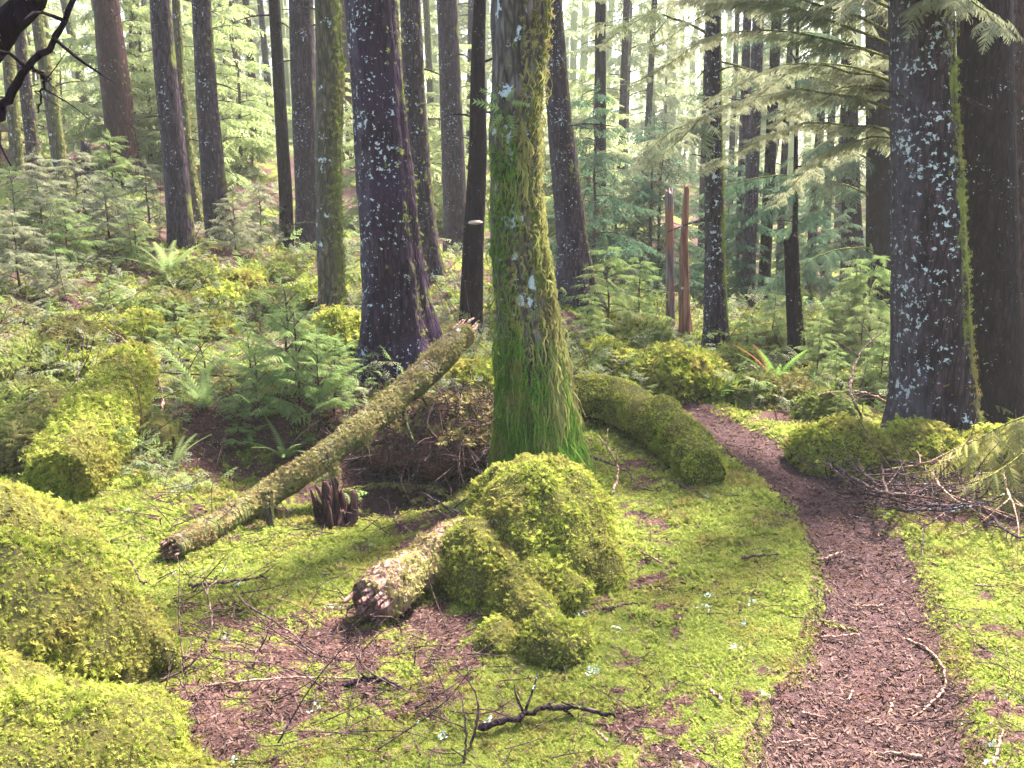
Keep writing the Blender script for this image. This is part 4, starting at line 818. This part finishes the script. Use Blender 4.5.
for k, (a_, b_, c_, d_) in enumerate([(848, 462, 985, 470), (860, 500, 990, 512), (880, 480, 1010, 452), (835, 475, 930, 500), (900, 520, 1020, 500), (925, 468, 990, 530), (980, 480, 920, 540), (870, 490, 960, 478), (1000, 470, 1030, 520), (850, 455, 900, 500), (940, 500, 1030, 480), (815, 452, 860, 492), (905, 505, 880, 470), (985, 520, 1040, 545)]):
    stick('dead_branch', 'bare dead branch in the tangled heap below the three right mounds', [(a_, b_, .04), ((a_+c_)/2+rg.normal()*5, (b_+d_)/2+rg.normal()*5, rg.uniform(.08, .2)), (c_, d_, .05)], rg.uniform(.006, .012), ['twig', 'bark_speck', 'stick_pale'][k % 3], 60+k, 4)['group'] = 'dead branches heaped at the right'
for k, (a_, b_) in enumerate([(690, 492), (650, 560), (740, 610), (715, 700), (620, 610), (600, 740), (760, 560), (985, 590), (830, 560), (868, 610), (900, 760), (800, 745), (850, 700), (840, 640), (815, 720)]):
    an = rg.uniform(0, 6.3); l = rg.uniform(8, 22)
    on = a_ > 780
    stick('wood_chip', 'short pale stick scrap lying on the trail' if on else 'short brown twig scrap lying on the right-hand moss', [(a_-l*math.cos(an), b_-l*.4*math.sin(an), .012), (a_+l*math.cos(an), b_+l*.4*math.sin(an), .012)], rg.uniform(.004, .008), 'stick_pale' if on or k % 2 else 'twig', 90+k, 0, cat='stick')['group'] = 'stick scraps on the trail' if on else 'twig scraps on the moss'

# mossy bough hanging in from the right and the dark tree leaning in from the upper left
def side_tree(name, label, p0, p1, r0, r1, mat, limbs, seed, leaf=None, cat='tree'):
    rg = np.random.default_rng(seed); org = np.array(p0, float); root = empty(name, org, label, cat)
    B = MB(); B.add(*tube(spline([p0, (np.array(p0)+p1)/2+[.05, 0, 0], p1], 30), np.linspace(r0, r1, 30), 24, True, lambda q: .2*fbm(q[..., 0]*8, q[..., 1]*8, q[..., 2]*3, seed, 3)))
    B.build('trunk', M[mat], root, org)
    for pts, r in limbs:
        L = MB(); P = spline(pts, 26)+rg.normal(size=(26, 3))*.003; L.add(*tube(P, np.linspace(r, r*.35, 26), 9, True, lambda q: .3*fbm(q[..., 0]*20, q[..., 1]*20, q[..., 2]*20, seed, 2)))
        for k in range(5):
            i_ = rg.integers(6, 24); e = P[i_]+norm(rg.normal(size=3))*rg.uniform(.06, .22); L.add(*tube(spline([P[i_], (P[i_]+e)/2+.02*rg.normal(size=3), e], 6), np.linspace(r*.4, r*.12, 6), 5))
        L.build('limb', M[mat], root, org)
    return root
gz = ground(-2.25, 2.7)
side_tree('leaning_tree', 'near dark limbs reaching in at the upper left corner', [-2.25, 2.7, gz-.2], np.array([-2.5, 3.0, 6.5]), .13, .07, 'bark_dark',
          [([[-2.27, 2.75, 1.6], onY(-60, 95, 2.7), onY(8, 28, 2.7), onY(48, -25, 2.7), onY(70, -90, 2.75)], .055), ([[-2.27, 2.75, 1.75], onY(-30, 125, 2.6), onY(5, 104, 2.6), onY(24, 72, 2.6), onY(52, 42, 2.62), onY(72, 0, 2.65), onY(90, -60, 2.7)], .016),
           ([onY(28, 66, 2.6), onY(42, 76, 2.58), onY(42, 92, 2.6), onY(38, 112, 2.62)], .006)], 3)
# yellowish moss-hung bough at the right edge, on a young tree standing outside the frame
g0 = np.array([3.3, 4.6, ground(3.3, 4.6)]); root = empty('young_spruce', g0, 'moss-hung young spruce boughs reaching in at the lower right edge', 'young tree'); rg = np.random.default_rng(9)
B, Lf = MB(), MB(); B.add(*tube(np.array([g0-[0, 0, .1], g0+[0.03, 0, 1.2], g0+[0, 0, 2.6]]), [.04, .03, .008], 8))
for (pt, sz_, hg) in [(onY(965, 448, 4.5), .26, 1.3), (onY(985, 478, 4.3), .24, 1.4), (onY(1002, 500, 4.4), .2, 1.2), (g0+[.5, -.4, .8], .3, .4), (g0+[.3, .6, 1.3], .3, .4)]:
    bough(B, Lf, g0+[0, 0, pt[2]-g0[2]+.25], pt, .012, rg, .06, 16, sz_, False, .2, hg)
B.build('trunk', M['twig_moss'], root, g0); Lf.build('crown', M['drape_tan'], root, g0, False)
Lb = MB(); put_sprays(Lb, np.array([g0+[-.75, -.9, .2], g0+[-.78, -.85, .12], g0+[-.7, -.95, .15]]), norm(np.array([[-1, -.1, -.05], [-1, .2, -.2], [-1, -.3, .05]])), np.array([.17, .15, .15]), rg)

# bracket fungus on the narrow dark trunk
B = MB(); c = onY(476, 222, 8.2); B.add(*lobe(c+[0, -.09, 0], (.06, .06, .02), 0, 3, 20, 12, .1)); 
for o in C.objects:
    if o.get('label', '').startswith('narrow dark trunk'): B.build('bracket_fungus', soil_mat('fungus', (.3, .2, .15), (.6, .5, .42), (.7, .6, .5)), o, tuple(o.location))

# ------------------------------------------------------------------ air
v = np.array([(x, y, z) for x in (-75, 75) for y in (-8, 92) for z in (-12, 17.5)], float)
f = np.array([(0, 1, 3), (0, 3, 2), (4, 6, 7), (4, 7, 5), (0, 4, 5), (0, 5, 1), (2, 3, 7), (2, 7, 6), (0, 2, 6), (0, 6, 4), (1, 5, 7), (1, 7, 3)])
m, nt = nmat('haze'); pv = N(nt, 'ShaderNodeVolumePrincipled'); pv.inputs['Color'].default_value = (.95, .97, .92, 1); pv.inputs['Density'].default_value = .0014; pv.inputs['Anisotropy'].default_value = .1
nt.links.new(pv.outputs[0], N(nt, 'ShaderNodeOutputMaterial').inputs['Volume'])
B = MB(); B.add(v, f); tag(B.build('haze', m, smooth=False), kind='stuff')
